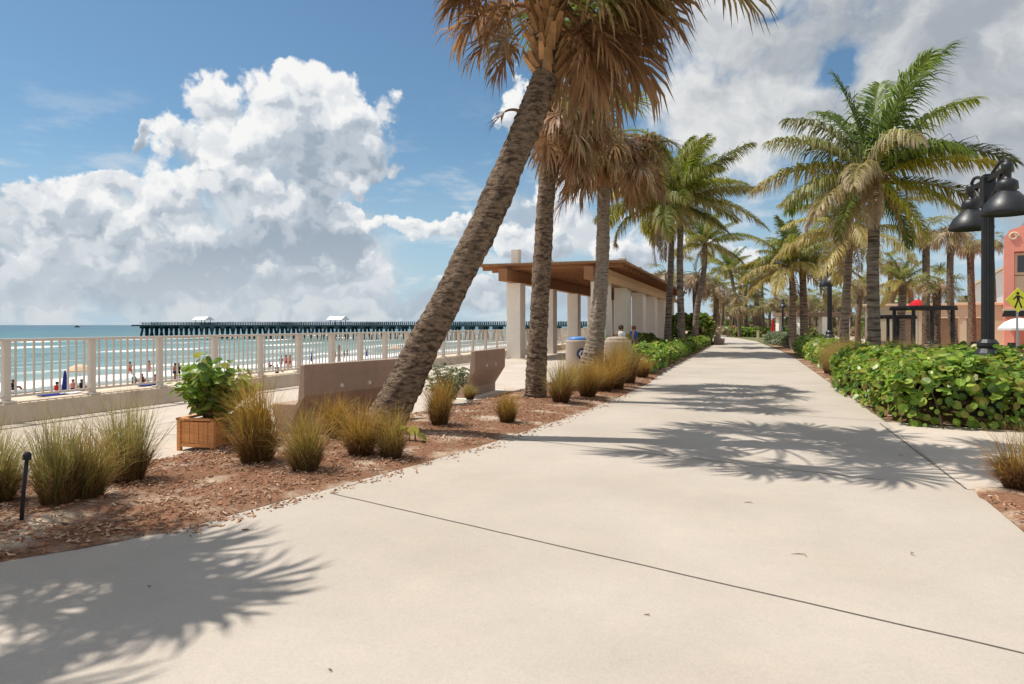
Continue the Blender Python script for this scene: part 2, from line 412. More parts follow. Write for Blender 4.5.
SEAZ = -3.47
BANDS = [(58, 2.6, .18), (69, 1.5, .55), (84, 2.0, .5), (112, 2.4, .5), (150, 3.0, .55), (196, 2.6, .5)]
def sea_mat():
    m = bpy.data.materials.new('sea_water'); N, L = nodes_of(m); b = N['Principled BSDF']
    b.inputs['Roughness'].default_value = .35; b.inputs['Specular IOR Level'].default_value = .22
    tc = N.new('ShaderNodeTexCoord'); sp = N.new('ShaderNodeSeparateXYZ'); L.new(tc.outputs['Object'], sp.inputs[0])
    def mth(op, a, b2=None, c=None):
        n = N.new('ShaderNodeMath'); n.operation = op
        for i, x in enumerate((a, b2, c)):
            if x is None: continue
            if isinstance(x, (int, float)): n.inputs[i].default_value = x
            else: L.new(x, n.inputs[i])
        return n.outputs[0]
    def nz(sx, sy, d=5, seed=0.0, rough=.6):
        mp = N.new('ShaderNodeMapping'); mp.inputs['Scale'].default_value = (sx, sy, 1); mp.inputs['Location'].default_value = (seed, seed * 1.7, seed)
        L.new(tc.outputs['Object'], mp.inputs[0])
        n = N.new('ShaderNodeTexNoise'); n.inputs['Scale'].default_value = 1; n.inputs['Detail'].default_value = d; n.inputs['Roughness'].default_value = rough
        L.new(mp.outputs[0], n.inputs['Vector']); return n.outputs[0]
    def mr(x, a, c, lo=0, hi=1):
        n = N.new('ShaderNodeMapRange'); n.inputs[1].default_value = a; n.inputs[2].default_value = c; n.inputs[3].default_value = lo; n.inputs[4].default_value = hi
        n.interpolation_type = 'SMOOTHSTEP'; L.new(x, n.inputs[0]); return n.outputs[0]
    w = mth('MULTIPLY', sp.outputs[0], -1)
    ramp = N.new('ShaderNodeValToRGB'); L.new(mr(w, 50, 1200), ramp.inputs[0])
    ramp.inputs[0].default_value = 0
    mw = N.new('ShaderNodeMath'); mw.operation = 'LOGARITHM'; L.new(mth('MAXIMUM', w, 40), mw.inputs[0]); mw.inputs[1].default_value = 10
    n_ = N.new('ShaderNodeMapRange'); n_.inputs[1].default_value = 1.7; n_.inputs[2].default_value = 3.3; L.new(mw.outputs[0], n_.inputs[0]); L.new(n_.outputs[0], ramp.inputs[0])
    e = ramp.color_ramp.elements
    e[0].position = 0; e[0].color = (.34, .36, .30, 1)
    e[1].position = 1; e[1].color = (.008, .085, .125, 1)
    for pos, c in ((.10, (.17, .27, .245)), (.28, (.09, .21, .20)), (.5, (.035, .145, .16)), (.7, (.008, .10, .135))):
        x = e.new(pos); x.color = (*c, 1)
    vn = mr(nz(.06, .012, 6, 3.0), .3, .7, .75, 1.25)
    scl = N.new('ShaderNodeVectorMath'); scl.operation = 'SCALE'; L.new(ramp.outputs[0], scl.inputs[0]); L.new(vn, scl.inputs['Scale'])
    foam = None
    wob = mth('MULTIPLY', mth('SUBTRACT', nz(.004, .03, 4, 1.0), .5), 16)
    tex = nz(.5, .16, 8, 5.0, .72)
    for i, (c, hw, br) in enumerate(BANDS):
        d = mth('ABSOLUTE', mth('SUBTRACT', mth('ADD', w, wob), c))
        prof = mth('SUBTRACT', 1, mth('DIVIDE', d, hw * (1.6 if i else 1.9)))
        gap = mr(nz(.002, .018, 4, 11.0 + i * 3.3), .5 - .25 + br * .3, .62 - .2 + br * .3)
        f = mth('MULTIPLY', mr(mth('ADD', prof, mth('MULTIPLY', mth('SUBTRACT', tex, .5), 1.6)), .1, .55), gap if i else 1.0)
        foam = f if foam is None else mth('MAXIMUM', foam, f)
    lace = mth('MULTIPLY', mr(tex, .58, .70), mr(w, 95, 52))
    lace = mth('MULTIPLY', lace, .55)
    foam = mth('MAXIMUM', foam, lace)
    white = mr(nz(.05, .05, 8, 21.0, .75), .72, .78)
    foam = mth('MAXIMUM', foam, mth('MULTIPLY', white, mr(w, 900, 300, 0, .5)))
    mx = N.new('ShaderNodeMix'); mx.data_type = 'RGBA'; L.new(foam, mx.inputs[0]); L.new(scl.outputs[0], mx.inputs[6]); mx.inputs[7].default_value = (.86, .86, .84, 1)
    L.new(mx.outputs[2], b.inputs['Base Color'])
    L.new(mr(foam, 0, 1, .28, .9), b.inputs['Roughness'])
    bp = N.new('ShaderNodeBump'); bp.inputs['Strength'].default_value = .6; bp.inputs['Distance'].default_value = .35
    L.new(mth('ADD', nz(.5, .22, 6, 8.0), mth('MULTIPLY', nz(.12, .04, 3, 9.0), 2.0)), bp.inputs['Height']); L.new(bp.outputs[0], b.inputs['Normal'])
    return m
M['sea'] = sea_mat()
mb = MB()
us = [-52 - .8 * i for i in range(90)] + [-124 - 1.6 * i for i in range(90)]
us += [-270, -300, -350, -420, -520, -700, -1000, -2000, -5000, -12000, -30000]
ts = [-30000, -8000, -2000, -600, -200, -80] + [-40 + 4 * i for i in range(120)] + [470, 560, 700, 1000, 2000, 6000, 14000, 30000]
V = []
for u in us:
    for t in ts:
        z = SEAZ
        if u > -280:
            wv = -u + 8 * mnoise.noise(Vector((u * .004, t * .03, 1)))
            for c, hw, br in BANDS[1:]:
                g = .35 + .65 * max(0, mnoise.noise(Vector((c, t * .02, 5))) + .4)
                z += .55 * g * math.exp(-((wv - c) / (hw * .9)) ** 2)
            z += .10 * mnoise.noise(Vector((u * .2, t * .1, 3)))
            if u > -60: z = SEAZ + (z - SEAZ) * .2
        V.append((u, t, z))
n = len(ts)
mb.add(V, [(i * n + j, (i + 1) * n + j, (i + 1) * n + j + 1, i * n + j + 1) for i in range(len(us) - 1) for j in range(n - 1)])
o = mb.build('sea', M['sea'], smooth=True, rz=RO); o['kind'] = 'structure'

# ------------------------------------------------------------------ palms
def catmull(pts, k):
    pts = [Vector(p) for p in pts]; pts = [pts[0] * 2 - pts[1]] + pts + [pts[-1] * 2 - pts[-2]]
    out = []; n = len(pts) - 3
    for i in range(k):
        s = n * i / (k - 1); j = min(int(s), n - 1); f = s - j
        p0, p1, p2, p3 = pts[j:j + 4]
        out.append(.5 * ((2 * p1) + (p2 - p0) * f + (2 * p0 - 5 * p1 + 4 * p2 - p3) * f * f + (3 * p1 - p0 - 3 * p2 + p3) * f ** 3))
    return out
def lerp_list(xs, f):
    s = f * (len(xs) - 1); j = min(int(s), len(xs) - 2); return xs[j] + (xs[j + 1] - xs[j]) * (s - j)
def trunk_mesh(name, pts, radii, m, parent, ring=.11, rough=.05, seed=0, step=.045, sides=18):
    L = sum((Vector(pts[i + 1]) - Vector(pts[i])).length for i in range(len(pts) - 1))
    k = max(12, int(L / step)); pp = catmull(pts, k); R = []
    for i in range(k):
        f = i / (k - 1); r = lerp_list(radii, f); s = f * L
        saw = ((s / ring + .6 * mnoise.noise(Vector((s * 2.2, seed, 0)))) % 1.0)
        base = r * (1 + rough * (1 - saw) * .9)
        R.append([base * (1 + rough * 1.1 * mnoise.noise(Vector((math.cos(2 * PI * j / sides) * 1.6, math.sin(2 * PI * j / sides) * 1.6 + seed, s * 2.6)))
                          + rough * .8 * mnoise.noise(Vector((math.cos(2 * PI * j / sides) * 5, math.sin(2 * PI * j / sides) * 5 + seed, s * 9)))) for j in range(sides)])
    mb = MB(); mb.tube(pp, R, sides)
    return mb.build(name, m, parent, smooth=True)

GREEN = np.array((.25, .33, .04)); GREEN2 = np.array((.14, .215, .045)); YEL = np.array((.52, .42, .06)); TAN = np.array((.48, .34, .19))
BRN = np.array((.34, .18, .085)); BRN2 = np.array((.22, .115, .055)); PALE = np.array((.55, .44, .30))

def strips(mb, base, d0, d1, d2, side, length, width, col, tipcol=None, root=None):
    """N blades of 3 segments, bending from d0 over d1 to d2"""
    N = len(base); l = length[:, None] / 3.0
    p0 = base; p1 = p0 + d0 * l; p2 = p1 + d1 * l; p3 = p2 + d2 * l
    w = width[:, None] * .5
    V = np.stack([p0 - side * w * .7, p0 + side * w * .7, p1 - side * w, p1 + side * w, p2 - side * w * .75, p2 + side * w * .75, p3], 1).reshape(-1, 3)
    if tipcol is None: tipcol = col
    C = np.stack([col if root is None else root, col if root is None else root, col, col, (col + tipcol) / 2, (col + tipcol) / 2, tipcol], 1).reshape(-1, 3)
    fs = []
    for i in range(N):
        b = i * 7; fs += [(b, b + 1, b + 3, b + 2), (b + 2, b + 3, b + 5, b + 4), (b + 4, b + 5, b + 6)]
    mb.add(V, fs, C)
def nrm(a): return a / np.maximum(1e-6, np.linalg.norm(a, axis=-1, keepdims=True))

def coconut_frond(mb, org, az, e0, droop, L, col, tip, rng, n=60, wind=(0, 0, 0), hang=.5, leaf=.88):
    """pinnate frond from org"""
    k = 24; pts = []; p = np.array(org, float); tang = []
    d_h = np.array((math.cos(az), math.sin(az), 0)); wind = np.array(wind, float)
    for i in range(k):
        s = i / (k - 1); e = e0 - droop * s ** 1.25
        d = d_h * math.cos(e) + np.array((0, 0, math.sin(e))) + wind * s * s
        d /= np.linalg.norm(d); pts.append(p.copy()); tang.append(d); p = p + d * L / (k - 1)
    pts = np.array(pts); tang = np.array(tang)
    mb.tube([tuple(q) for q in pts[::2]], [.035 * (1 - .85 * i / 11) for i in range(12)], 5, tuple(np.clip(col * .9 + YEL * .35, 0, 1)))
    s = np.linspace(.14, 1, n); idx = s * (k - 1); j = np.minimum(idx.astype(int), k - 2); f = (idx - j)[:, None]
    for sg in (-1, 1):
        b = pts[j] * (1 - f) + pts[j + 1] * f; t = nrm(tang[j] * (1 - f) + tang[j + 1] * f)
        sd = nrm(np.cross(t, np.array((0, 0, 1.0))) + 1e-4) * sg
        up = nrm(np.cross(sd * sg, t))
        ln = leaf * L / 3.0 * (np.sin(PI * np.clip(s * .86 + .1, 0, 1)) ** .55) * rng.uniform(.8, 1.1, n)
        sw = .45 + .9 * s[:, None] ** 2
        jit = rng.normal(0, .16, (n, 3)); dn = np.array((0, 0, -1.0))
        w3 = wind * .8
        d0 = nrm(sd + t * sw + up * .35 + jit + w3 * .5)
        d1 = nrm(sd * .8 + t * sw + dn * hang * (1 + jit[:, :1] * 2) + jit + w3)
        d2 = nrm(sd * .5 + t * sw * .9 + dn * hang * 2.3 + jit + w3)
        side = nrm(np.cross(d0, up))
        c = np.tile(col, (n, 1)) * rng.uniform(.7, 1.3, (n, 1))
        m_ = np.clip((s[:, None] - .45) * 1.6, 0, 1) * .5
        tc = np.tile(tip, (n, 1)) * rng.uniform(.7, 1.2, (n, 1))
        strips(mb, b, d0, d1, d2, side, ln, np.full(n, .036 * L / 3.0 + .006), c * (1 - m_) + tc * m_, tc)

def fan_leaf(mb, org, az, e0, droop, Lp, size, col, tip, rng, n=38, spread=2.5, fold=.5, hang=.8, dead=False):
    """petiole + costapalmate fan"""
    k = 9; p = np.array(org, float); pts = []; d_h = np.array((math.cos(az), math.sin(az), 0)); up0 = np.array((0, 0, 1.0))
    for i in range(k):
        e = e0 - droop * (i / (k - 1)) ** 1.2
        d = d_h * math.cos(e) + up0 * math.sin(e); pts.append(p.copy()); p = p + d * Lp / (k - 1)
    pts = np.array(pts)
    mb.tube([tuple(q) for q in pts], [.028 - .014 * i / (k - 1) for i in range(k)], 5, tuple(np.clip(col * 1.1, 0, 1)))
    f = d; r = np.cross(f, up0); r /= np.linalg.norm(r) + 1e-6; nu = np.cross(r, f)
    roll = rng.normal(0, .35); r, nu = r * math.cos(roll) + nu * math.sin(roll), nu * math.cos(roll) - r * math.sin(roll)
    a = np.linspace(-spread, spread, n) + rng.normal(0, .03, n); ca, sa = np.cos(a)[:, None], np.sin(a)[:, None]
    dn = np.array((0, 0, -1.0)); jit = rng.normal(0, .10 if not dead else .2, (n, 3))
    mid = np.abs(sa)
    # costa carries the middle segments further out
    base = pts[-1] + f * (np.clip(1 - np.abs(a) / spread, 0, 1)[:, None] * size * .42) + dn * (np.clip(1 - np.abs(a) / spread, 0, 1)[:, None] ** 2 * size * .10)
    d0 = nrm(f * ca + r * sa + nu * fold * mid * .6 + jit * .4)
    d1 = nrm(d0 + dn * hang * .55 + jit)
    d2 = nrm(d0 * .75 + dn * hang * 1.6 + jit * 1.4)
    side = nrm(np.cross(d0, nu + jit * .5))
    ln = size * (1.0 - .35 * (np.abs(a) / spread) ** 2) * rng.uniform(.85, 1.1, n)
    c = np.tile(col, (n, 1)) * rng.uniform(.65, 1.35, (n, 1)); tc = np.tile(tip, (n, 1)) * rng.uniform(.6, 1.3, (n, 1))
    strips(mb, base, d0, d1, d2, side, ln, np.full(n, .062 * size), c, tc)

def boots(mb, path_pts, r, n, rng, ln=.32, tan=.45):
    for i in range(n):
        f = i / n; c = lerp_list(path_pts, f); a = i * 2.4 + rng.normal(0, .2)
        d = Vector((math.cos(a), math.sin(a), 0)); b = Vector(c) + d * r * .75
        t = b + d * ln * tan * rng.uniform(.6, 1.5) + Vector((0, 0, ln * rng.uniform(.6, 1.1)))
        s = Vector((-d.y, d.x, 0)); w = .075 * rng.uniform(.8, 1.2); h = .02
        col = (BRN * .9 + TAN * .4 * rng.random()) * rng.uniform(.6, 1.3)
        V = [b - s * w, b + s * w, b + s * w - d * h * 2, b - s * w - d * h * 2, t - s * w * .45, t + s * w * .45, t + s * w * .45 - d * h, t - s * w * .45 - d * h]
        mb.add([tuple(x) for x in V], [(0, 1, 5, 4), (3, 7, 6, 2), (0, 4, 7, 3), (1, 2, 6, 5), (4, 5, 6, 7)], tuple(col))

def rgb(*ws):
    return sum(w * c for w, c in ws)

# --- hero sabal palms
def sabal(name_label, cat_group, base, pts, radii, m, fr, seed, boot=True, sizes=(1.0, 1.0)):
    rng = np.random.default_rng(seed)
    e = empty('sabal_palm', base)
    tag(e, name_label, 'palm tree', cat_group)
    loc = [Vector(p) - Vector(base) for p in pts]
    trunk_mesh('trunk', loc, radii, m, e, .10, .10, seed, step=.03, sides=28)
    top = loc[-1]
    live, dead = MB(), MB()
    for kind, az, e0, dr, Lp, sz in fr:
        org = top + Vector((math.cos(rad(az)) * .12, math.sin(rad(az)) * .12, rng.uniform(-.35, .15) if kind != 'g' else rng.uniform(0, .3)))
        if kind == 'g': fan_leaf(live, org, rad(az), rad(e0), rad(dr), Lp, sz, GREEN * rng.uniform(.75, 1.1), rgb((.6, GREEN), (.4, TAN)), rng, hang=.45)
        elif kind == 'y': fan_leaf(live, org, rad(az), rad(e0), rad(dr), Lp, sz, rgb((.6, GREEN2), (.4, BRN)), rgb((.3, TAN), (.6, BRN)), rng, hang=.8, spread=2.2)
        elif kind == 'p': fan_leaf(dead, org, rad(az), rad(e0), rad(dr), Lp, sz, PALE * rng.uniform(.6, .95), TAN, rng, hang=1.3, spread=1.9, dead=True)
        else: fan_leaf(dead, org, rad(az), rad(e0), rad(dr), Lp, sz, rgb((.8, BRN), (.2 * rng.random(), TAN)) * rng.uniform(.75, 1.25), rgb((.6, BRN2), (.4, TAN)), rng, hang=1.1, spread=1.7, dead=True)
    live.build('crown', M['fan'], e); dead.build('dead_fronds', M['fan'], e)
    if boot:
        bt = MB(); ax = [top + (loc[-1] - loc[-2]).normalized() * d for d in (-1.25, -.8, -.3, .2)]
        boots(bt, ax, radii[-1] * 1.3, 110, rng); bt.build('leaf_bases', M['boot'], e)
    return e

def rnd_fronds(rng, ng, ny, nd, npale=0, az=None, scale=1.0):
    fr = []
    for i in range(ng): fr.append(('g', i * 137.5 + rng.normal(0, 12), rng.uniform(5, 85), rng.uniform(25, 75), rng.uniform(.9, 1.3) * scale, rng.uniform(.8, 1.0) * scale))
    for i in range(ny): fr.append(('y', i * 137.5 + 60 + rng.normal(0, 15), rng.uniform(-20, 20), rng.uniform(30, 60), rng.uniform(.8, 1.2) * scale, rng.uniform(.75, .95) * scale))
    for i in range(nd): fr.append(('d', i * 137.5 + 20 + rng.normal(0, 15), rng.uniform(-50, 5), rng.uniform(25, 60), rng.uniform(.6, 1.1) * scale, rng.uniform(.7, .95) * scale))
    for i in range(npale): fr.append(('p', i * 137.5 + 90 + rng.normal(0, 15), rng.uniform(-25, 15), rng.uniform(40, 70), rng.uniform(.7, 1.0) * scale, rng.uniform(.6, .8) * scale))
    return fr

def trunk_pts(px, Y, dY=0.0):
    n = len(px); out = []
    for i, (x, y) in enumerate(px):
        yy = Y + dY * i / (n - 1); out.append(AT(x, yy, ZY(y, yy)))
    return out
# palm 1: the leaning one
Y1 = 10.2
p1 = trunk_pts([(380, 442), (388, 418), (420, 352), (462, 270), (500, 190), (530, 118), (544, 80), (545, 55), (546, 20), (546, -5)], Y1)
p1[0].z = -.1
r1 = [.36, .285, .235, .214, .212, .198, .185, .18, .175, .17]
rg = np.random.default_rng(11)
fr1 = rnd_fronds(rg, 14, 2, 0) + [('g', -90 + 22 * (i - 3.5), rg.uniform(28, 60), 55, rg.uniform(1.5, 2.1), 1.15) for i in range(8)] + [('g', 90 + 25 * (i - 2), rg.uniform(30, 60), 55, rg.uniform(1.3, 1.9), 1.1) for i in range(5)]
fr1 += [('y', -10, 40, 60, 1.6, 1.15), ('y', 2, 56, 88, 2.75, 1.1), ('y', -60, 20, 70, 1.2, 1.0),
        # brown fans hanging on the right
        ('d', -15, 18, 55, 1.3, 1.25), ('d', 10, 5, 50, 1.25, 1.2), ('d', -40, 5, 45, 1.2, 1.2), ('d', 25, -5, 55, 1.1, 1.15), ('d', -5, -15, 40, 1.0, 1.2),
        ('d', -30, -20, 40, .95, 1.15), ('d', 40, -15, 50, .9, 1.1), ('d', 0, 25, 45, 1.5, 1.2), ('d', -20, 30, 50, 1.65, 1.15), ('d', 15, -30, 40, .8, 1.1), ('d', 65, -20, 40, .8, 1.1), 
        ('d', -12, -35, 35, .9, 1.15), ('d', 5, -45, 30, .7, 1.1), ('d', -25, 10, 40, 1.4, 1.1), ('d', 15, 30, 55, 1.6, 1.05), ('d', -8, 5, 30, 1.3, 1.0), ('y', -35, 30, 60, 1.3, 1.1), ('y', 20, 15, 60, 1.0, 1.0), ('g', -20, 5, 60, .8, .9),
        # the left ones
        ('d', 172, 28, 40, 1.35, .75), ('d', 188, 12, 45, .95, .65), ('y', 160, 35, 50, 1.3, .75), ('d', 205, 30, 50, 1.4, .7), ('p', 150, 0, 40, .65, .65), ('d', 130, 0, 40, .9, .7), ('d', 182, -20, 30, .5, .6), ('d', 178, 40, 55, 1.5, .75)]
fr1 = [(('d', a, min(e, 40), d, l * .9, z * .75) if k in 'gy' and math.cos(rad(a)) < -.15 else (k, a, e, d, l * (.96 if l >= 2 else .70 if (k == 'd' and l > 1.25) else .84), z * (.86 if l < 2 else 1))) for k, a, e, d, l, z in fr1]
leaning = sabal('leaning sabal palm with a bent trunk and brown hanging fans, rooted beside the first bench', 'sabal palms along the mulch bed', p1[0] + Vector((0, 0, .1)), p1, r1, M['bark'], fr1, 5)
# a dry leaf stub clinging to the leaning trunk
mbs = MB(); q = AT(511, 10.0, ZY(128, 10.0)) - leaning.location
fan_leaf(mbs, q + Vector((.12, 0, .25)), rad(180), rad(20), rad(60), .22, .30, BRN2, BRN2 * .7, np.random.default_rng(3), n=14, spread=.9, hang=1.2, dead=True)
mbs.build('dry_leaf_stub', M['fan'], leaning)
# palm 2
Y2 = 15.0
p2 = trunk_pts([(535, 402), (536, 380), (540, 300), (546, 200), (549, 130), (550, 115), (551, 95)], Y2); p2[0].z = -.05
r2 = [.26, .215, .195, .185, .17, .17, .16]
rg = np.random.default_rng(12)
sabal('upright sabal palm with a straight grey trunk directly behind the leaning palm', 'sabal palms along the mulch bed', p2[0] + Vector((0, 0, .05)), p2, r2, M['bark'],
      [(k, (a * .45 - 5 if k != 'd' else a * .6), e, d, l * .9, z * .95) for k, a, e, d, l, z in [(f[0], ((f[1] + 180) % 360) - 180, *f[2:]) for f in rnd_fronds(rg, 5, 6, 20, 5)]], 6)
# palm 3
Y3 = 18.0
p3 = trunk_pts([(586, 393), (590, 372), (596, 335), (602, 270), (603, 215), (605, 180), (609, 142)], Y3); p3[0].z = -.05
r3 = [.42, .33, .22, .165, .16, .16, .155]
rg = np.random.default_rng(13)
sabal('sabal palm with a pale trunk flaring at its foot beside the recycling bin', 'sabal palms along the mulch bed', p3[0] + Vector((0, 0, .05)), p3, r3, M['bark_pale'],
      [(k, a, (e * .55 if k == 'g' else e + 18), d, l * 1.05, z) for k, a, e, d, l, z in rnd_fronds(rg, 8, 8, 22, 16, scale=1.0)], 8)
# palm beside the camera, only its shadow is in view
b0 = Vector((-7.15, 4.85, 0))
rg = np.random.default_rng(14)
sabal('sabal palm standing left of the view, its fan leaves shading the near path', 'sabal palms along the mulch bed', b0, [b0 + Vector((0, 0, -.1)), b0 + Vector((.1, 0, 1)), b0 + Vector((.3, -.1, 3.5)), b0 + Vector((.45, -.3, 6.2))], [.3, .24, .2, .18], M['bark'],
      rnd_fronds(rg, 34, 8, 14, scale=1.1), 9)

# --- coconut palms
def coconut_crown(seed, L, nf, n=60, wind=(0, 0, 0), tan=.3, lo=-35, dk=1.0, ndry=5):
    rng = np.random.default_rng(seed); mb = MB()
    for i in range(nf):
        f = i / (nf - 1)                       # 0 = youngest
        az = i * 2.4 + rng.normal(0, .18); e0 = rad(86 - (86 - lo) * f ** .85 + rng.normal(0, 5)); dr = rad(rng.uniform(45, 85) * (.7 + .4 * f) * dk)
        g = GREEN * rng.uniform(.65, 1.1) if rng.random() < .6 else GREEN2 * rng.uniform(.6, 1.1)
        y = rng.random() * .5 * f; tq = (rng.random() < tan) * f
        col = rgb((1 - y - tq * .5, g), (y, YEL), (tq * .6, TAN))
        tip = rgb((max(0, .6 - .4 * f), g), (.25 + .2 * f, YEL), (.15 + .45 * f * rng.random() + tq * .4, TAN))
        coconut_frond(mb, (math.cos(az) * .1, math.sin(az) * .1, .1 - .35 * f), az, e0, dr, L * rng.uniform(.82, 1.08) * (.85 + .2 * min(1, f * 2)), col, tip, rng, n, wind, hang=rng.uniform(.55, 1.05))
    # dry hanging fronds, sheaths and flower stalks
    dm = MB()
    for i in range(ndry):
        az = rng.uniform(0, 2 * PI)
        coconut_frond(dm, (math.cos(az) * .12, math.sin(az) * .12, -.3), az, rad(-30 - 30 * rng.random()), rad(45), L * rng.uniform(.5, .75), TAN * rng.uniform(.6, 1), PALE * .8, rng, n // 2, (0, 0, 0), 1.3)
    for i in range(16):
        az = rng.uniform(0, 2 * PI); l = rng.uniform(.4, .9)
        d = Vector((math.cos(az), math.sin(az), 0))
        dm.tube([d * .1 + Vector((0, 0, -.2)), d * (.1 + l * .5) + Vector((0, 0, .05)), d * (.1 + l) + Vector((0, 0, -.25))], [.03, .02, .006], 4, tuple(TAN * rng.uniform(.5, 1.1)))
    return mb, dm
def coconut(label, group, base, pts, radii, crown, dead, m=None, seed=0, rz=0.0, scale=1.0, tilt=(0, 0)):
    e = empty('coconut_palm', base); tag(e, label, 'palm tree', group)
    loc = [Vector(p) - Vector(base) for p in pts]
    trunk_mesh('trunk', loc, radii, m or M['coco_bark'], e, .14, .085, seed, step=.04, sides=16)
    for nm, src in (('crown', crown), ('dry_fronds', dead)):
        if src is None: continue
        if isinstance(src, MB): o = src.build(nm, M['leaf'], e)
        else:
            o = src.copy(); COL.objects.link(o); setp(o, e)
        o.location = loc[-1]; o.rotation_euler = (tilt[0], tilt[1], rz); o.scale = (scale,) * 3
    return e
WIND = (.38, -.05, 0)
# right hero coconut: fronds placed as they hang in the picture
def hero_crown():
    rng = np.random.default_rng(41); mb = MB()
    g1, g2 = GREEN * 1.0, GREEN2 * .9
    data = [  # az (0 = right, 90 = away), e0, droop, L, col, tip, hang
        (-10, 76, 32, 3.5, g2, g2, .3), (60, 84, 40, 3.1, g2, g1, .3), (150, 82, 25, 2.7, g2, g2, .3), (-70, 80, 40, 3.0, g2, g1, .4), (5, 60, 50, 3.4, g1, rgb((.6, g1), (.4, YEL)), .5), (110, 70, 50, 2.9, g2, g1, .5),
        (165, 62, 60, 2.5, rgb((.7, g2), (.2, TAN)), rgb((.5, g2), (.4, TAN)), .7), (-5, 30, 62, 3.3, g2 * .8, rgb((.5, g2), (.4, TAN)), .55), (-25, 18, 40, 2.5, rgb((.5, GREEN), (.6, YEL)), YEL * 1.3, .6), (-5, 3, 40, 2.7, rgb((.5, g1), (.3, YEL)), TAN, .6),
        (185, 38, 50, 2.8, rgb((.6, g1), (.25, TAN)), rgb((.3, g1), (.5, TAN)), .8), (175, 15, 52, 2.9, rgb((.5, g1), (.4, YEL)), TAN, .8), (195, 2, 42, 2.6, rgb((.5, g1), (.3, YEL)), rgb((.3, g1), (.5, TAN)), .9), (210, -6, 40, 2.4, rgb((.5, TAN), (.4, g1)), TAN, 1.0),
        (-40, -15, 40, 2.3, rgb((.6, g1), (.4, YEL)), YEL, .6), (-65, -40, 30, 2.0, rgb((.7, g1), (.4, YEL)), YEL, .6), (120, 20, 70, 2.6, g2, g1, .6), (60, 25, 70, 2.8, g2, g1, .6), (90, -15, 50, 2.4, g2, TAN, .8),
        (-95, 52, 105, 2.3, rgb((.6, g1), (.5, TAN)), PALE, .9), (-60, 40, 90, 2.4, g2, g1, .6), (150, -20, 50, 2.0, TAN, PALE, 1.0), (240, -30, 50, 1.6, TAN * .8, PALE, 1.2), (20, -35, 50, 1.9, g2 * .8, g1, .8), (230, 15, 70, 2.2, rgb((.4, g1), (.6, TAN)), PALE, .9),
        (15, 45, 60, 2.9, g2, g1, .45), (40, 60, 60, 2.7, g1, g1, .4)]
    for az, e0, dr, L, c, tp, h in data:
        a = rad(az); coconut_frond(mb, (math.cos(a) * .1, math.sin(a) * .1, rng.uniform(-.15, .15)), a, rad(e0), rad(dr), L, c, tp, rng, 92, (.12, 0, 0), h * 1.25, 1.0)
    _, dm = coconut_crown(42, 2.4, 2, 30)
    return mb, dm
YR = 16.8
pr = trunk_pts([(875, 400), (874, 340), (873, 270), (874, 215), (873, 178)], YR); pr[0].z = -.1
hc, hd = hero_crown()
coconut('large coconut palm with a thick ringed trunk rising behind the sea grape hedge', 'coconut palms along the path', pr[0] + Vector((0, 0, .1)), pr, [.185, .145, .13, .125, .12], hc, hd, seed=3)

cA, dA = coconut_crown(51, 4.8, 21, 100, (.5, -.05, .05), .12, lo=0, dk=.8, ndry=2)
cB, dB = coconut_crown(52, 4.6, 19, 100, (.5, -.05, .05), .12, lo=-5, dk=.8, ndry=2)
cC, dC = coconut_crown(53, 2.6, 20, 80, (.1, 0, 0), .8, lo=-12, dk=.9, ndry=3)
def cpalm(label, group, px, Y, radii, crown, dead, seed, **k):
    pts = trunk_pts(px, Y); pts[0].z = -.1
    e = coconut(label, group, Vector((pts[0].x, pts[0].y, 0)), pts, radii, crown, dead, seed=seed, **k)
    return e
GC = 'coconut palms along the path'
eA = cpalm('bushy green coconut palm, nearer of the twin trunks behind the left hedge', GC, [(683, 362), (682, 340), (680, 270), (681, 200)], 38, [.24, .2, .17, .155], cA, dA, 21)
eB = cpalm('bushy green coconut palm, slimmer left trunk of the twin pair behind the left hedge', GC, [(668, 360), (668, 330), (671, 260), (672, 203)], 39, [.23, .19, .165, .15], cB, dB, 22)
def part(e, nm): return next(k for k in kids(e) if k.name.split('.')[0] == nm)
AC, AD, BC, BD = part(eA, 'crown'), part(eA, 'dry_fronds'), part(eB, 'crown'), part(eB, 'dry_fronds')
eC = cpalm('coconut palm with tan drooping fronds beside the far black lamp post', GC, [(843, 360), (845, 320), (848, 270), (850, 228)], 25, [.18, .145, .13, .12], cC, dC, 23, rz=2.3)
CC, CD = part(eC, 'crown'), part(eC, 'dry_fronds')
cpalm('coconut palm with wide tan fronds, left trunk of the pair by the far lamp', GC, [(793, 357), (793, 320), (792, 285), (790, 265)], 46, [.24, .2, .18, .17], CC, CD, 24, rz=1.2, scale=1.4)
cpalm('green coconut palm, darker right trunk of the pair by the far lamp', GC, [(804, 355), (804, 320), (803, 290), (803, 258)], 47, [.29, .25, .22, .2], AC, CD, 25, rz=.4, scale=.72)
cpalm('dark green coconut palm with a thin trunk beyond the left hedge and twin palms', GC, [(694, 350), (697, 310), (704, 270), (705, 243)], 50, [.24, .21, .19, .18], BC, BD, 26, rz=.5, scale=.72)
cpalm('tall thin coconut palm leaning left over the far palms', GC, [(742, 336), (738, 315), (734, 290), (730, 270)], 112, [.36, .3, .27, .24], BC, CD, 27, rz=.7, scale=1.15)
cpalm('small distant coconut palm with a starry crown above the far palms', GC, [(764, 337), (763, 315), (762, 295), (762, 274)], 125, [.3, .26, .24, .22], CC, None, 28, rz=4.0, scale=1.35)
cpalm('distant coconut palm with a dark crown between two taller coconuts', GC, [(746, 337), (746, 310), (745, 285)], 118, [.3, .27, .24], BC, CD, 29, rz=5.8, scale=1.0)
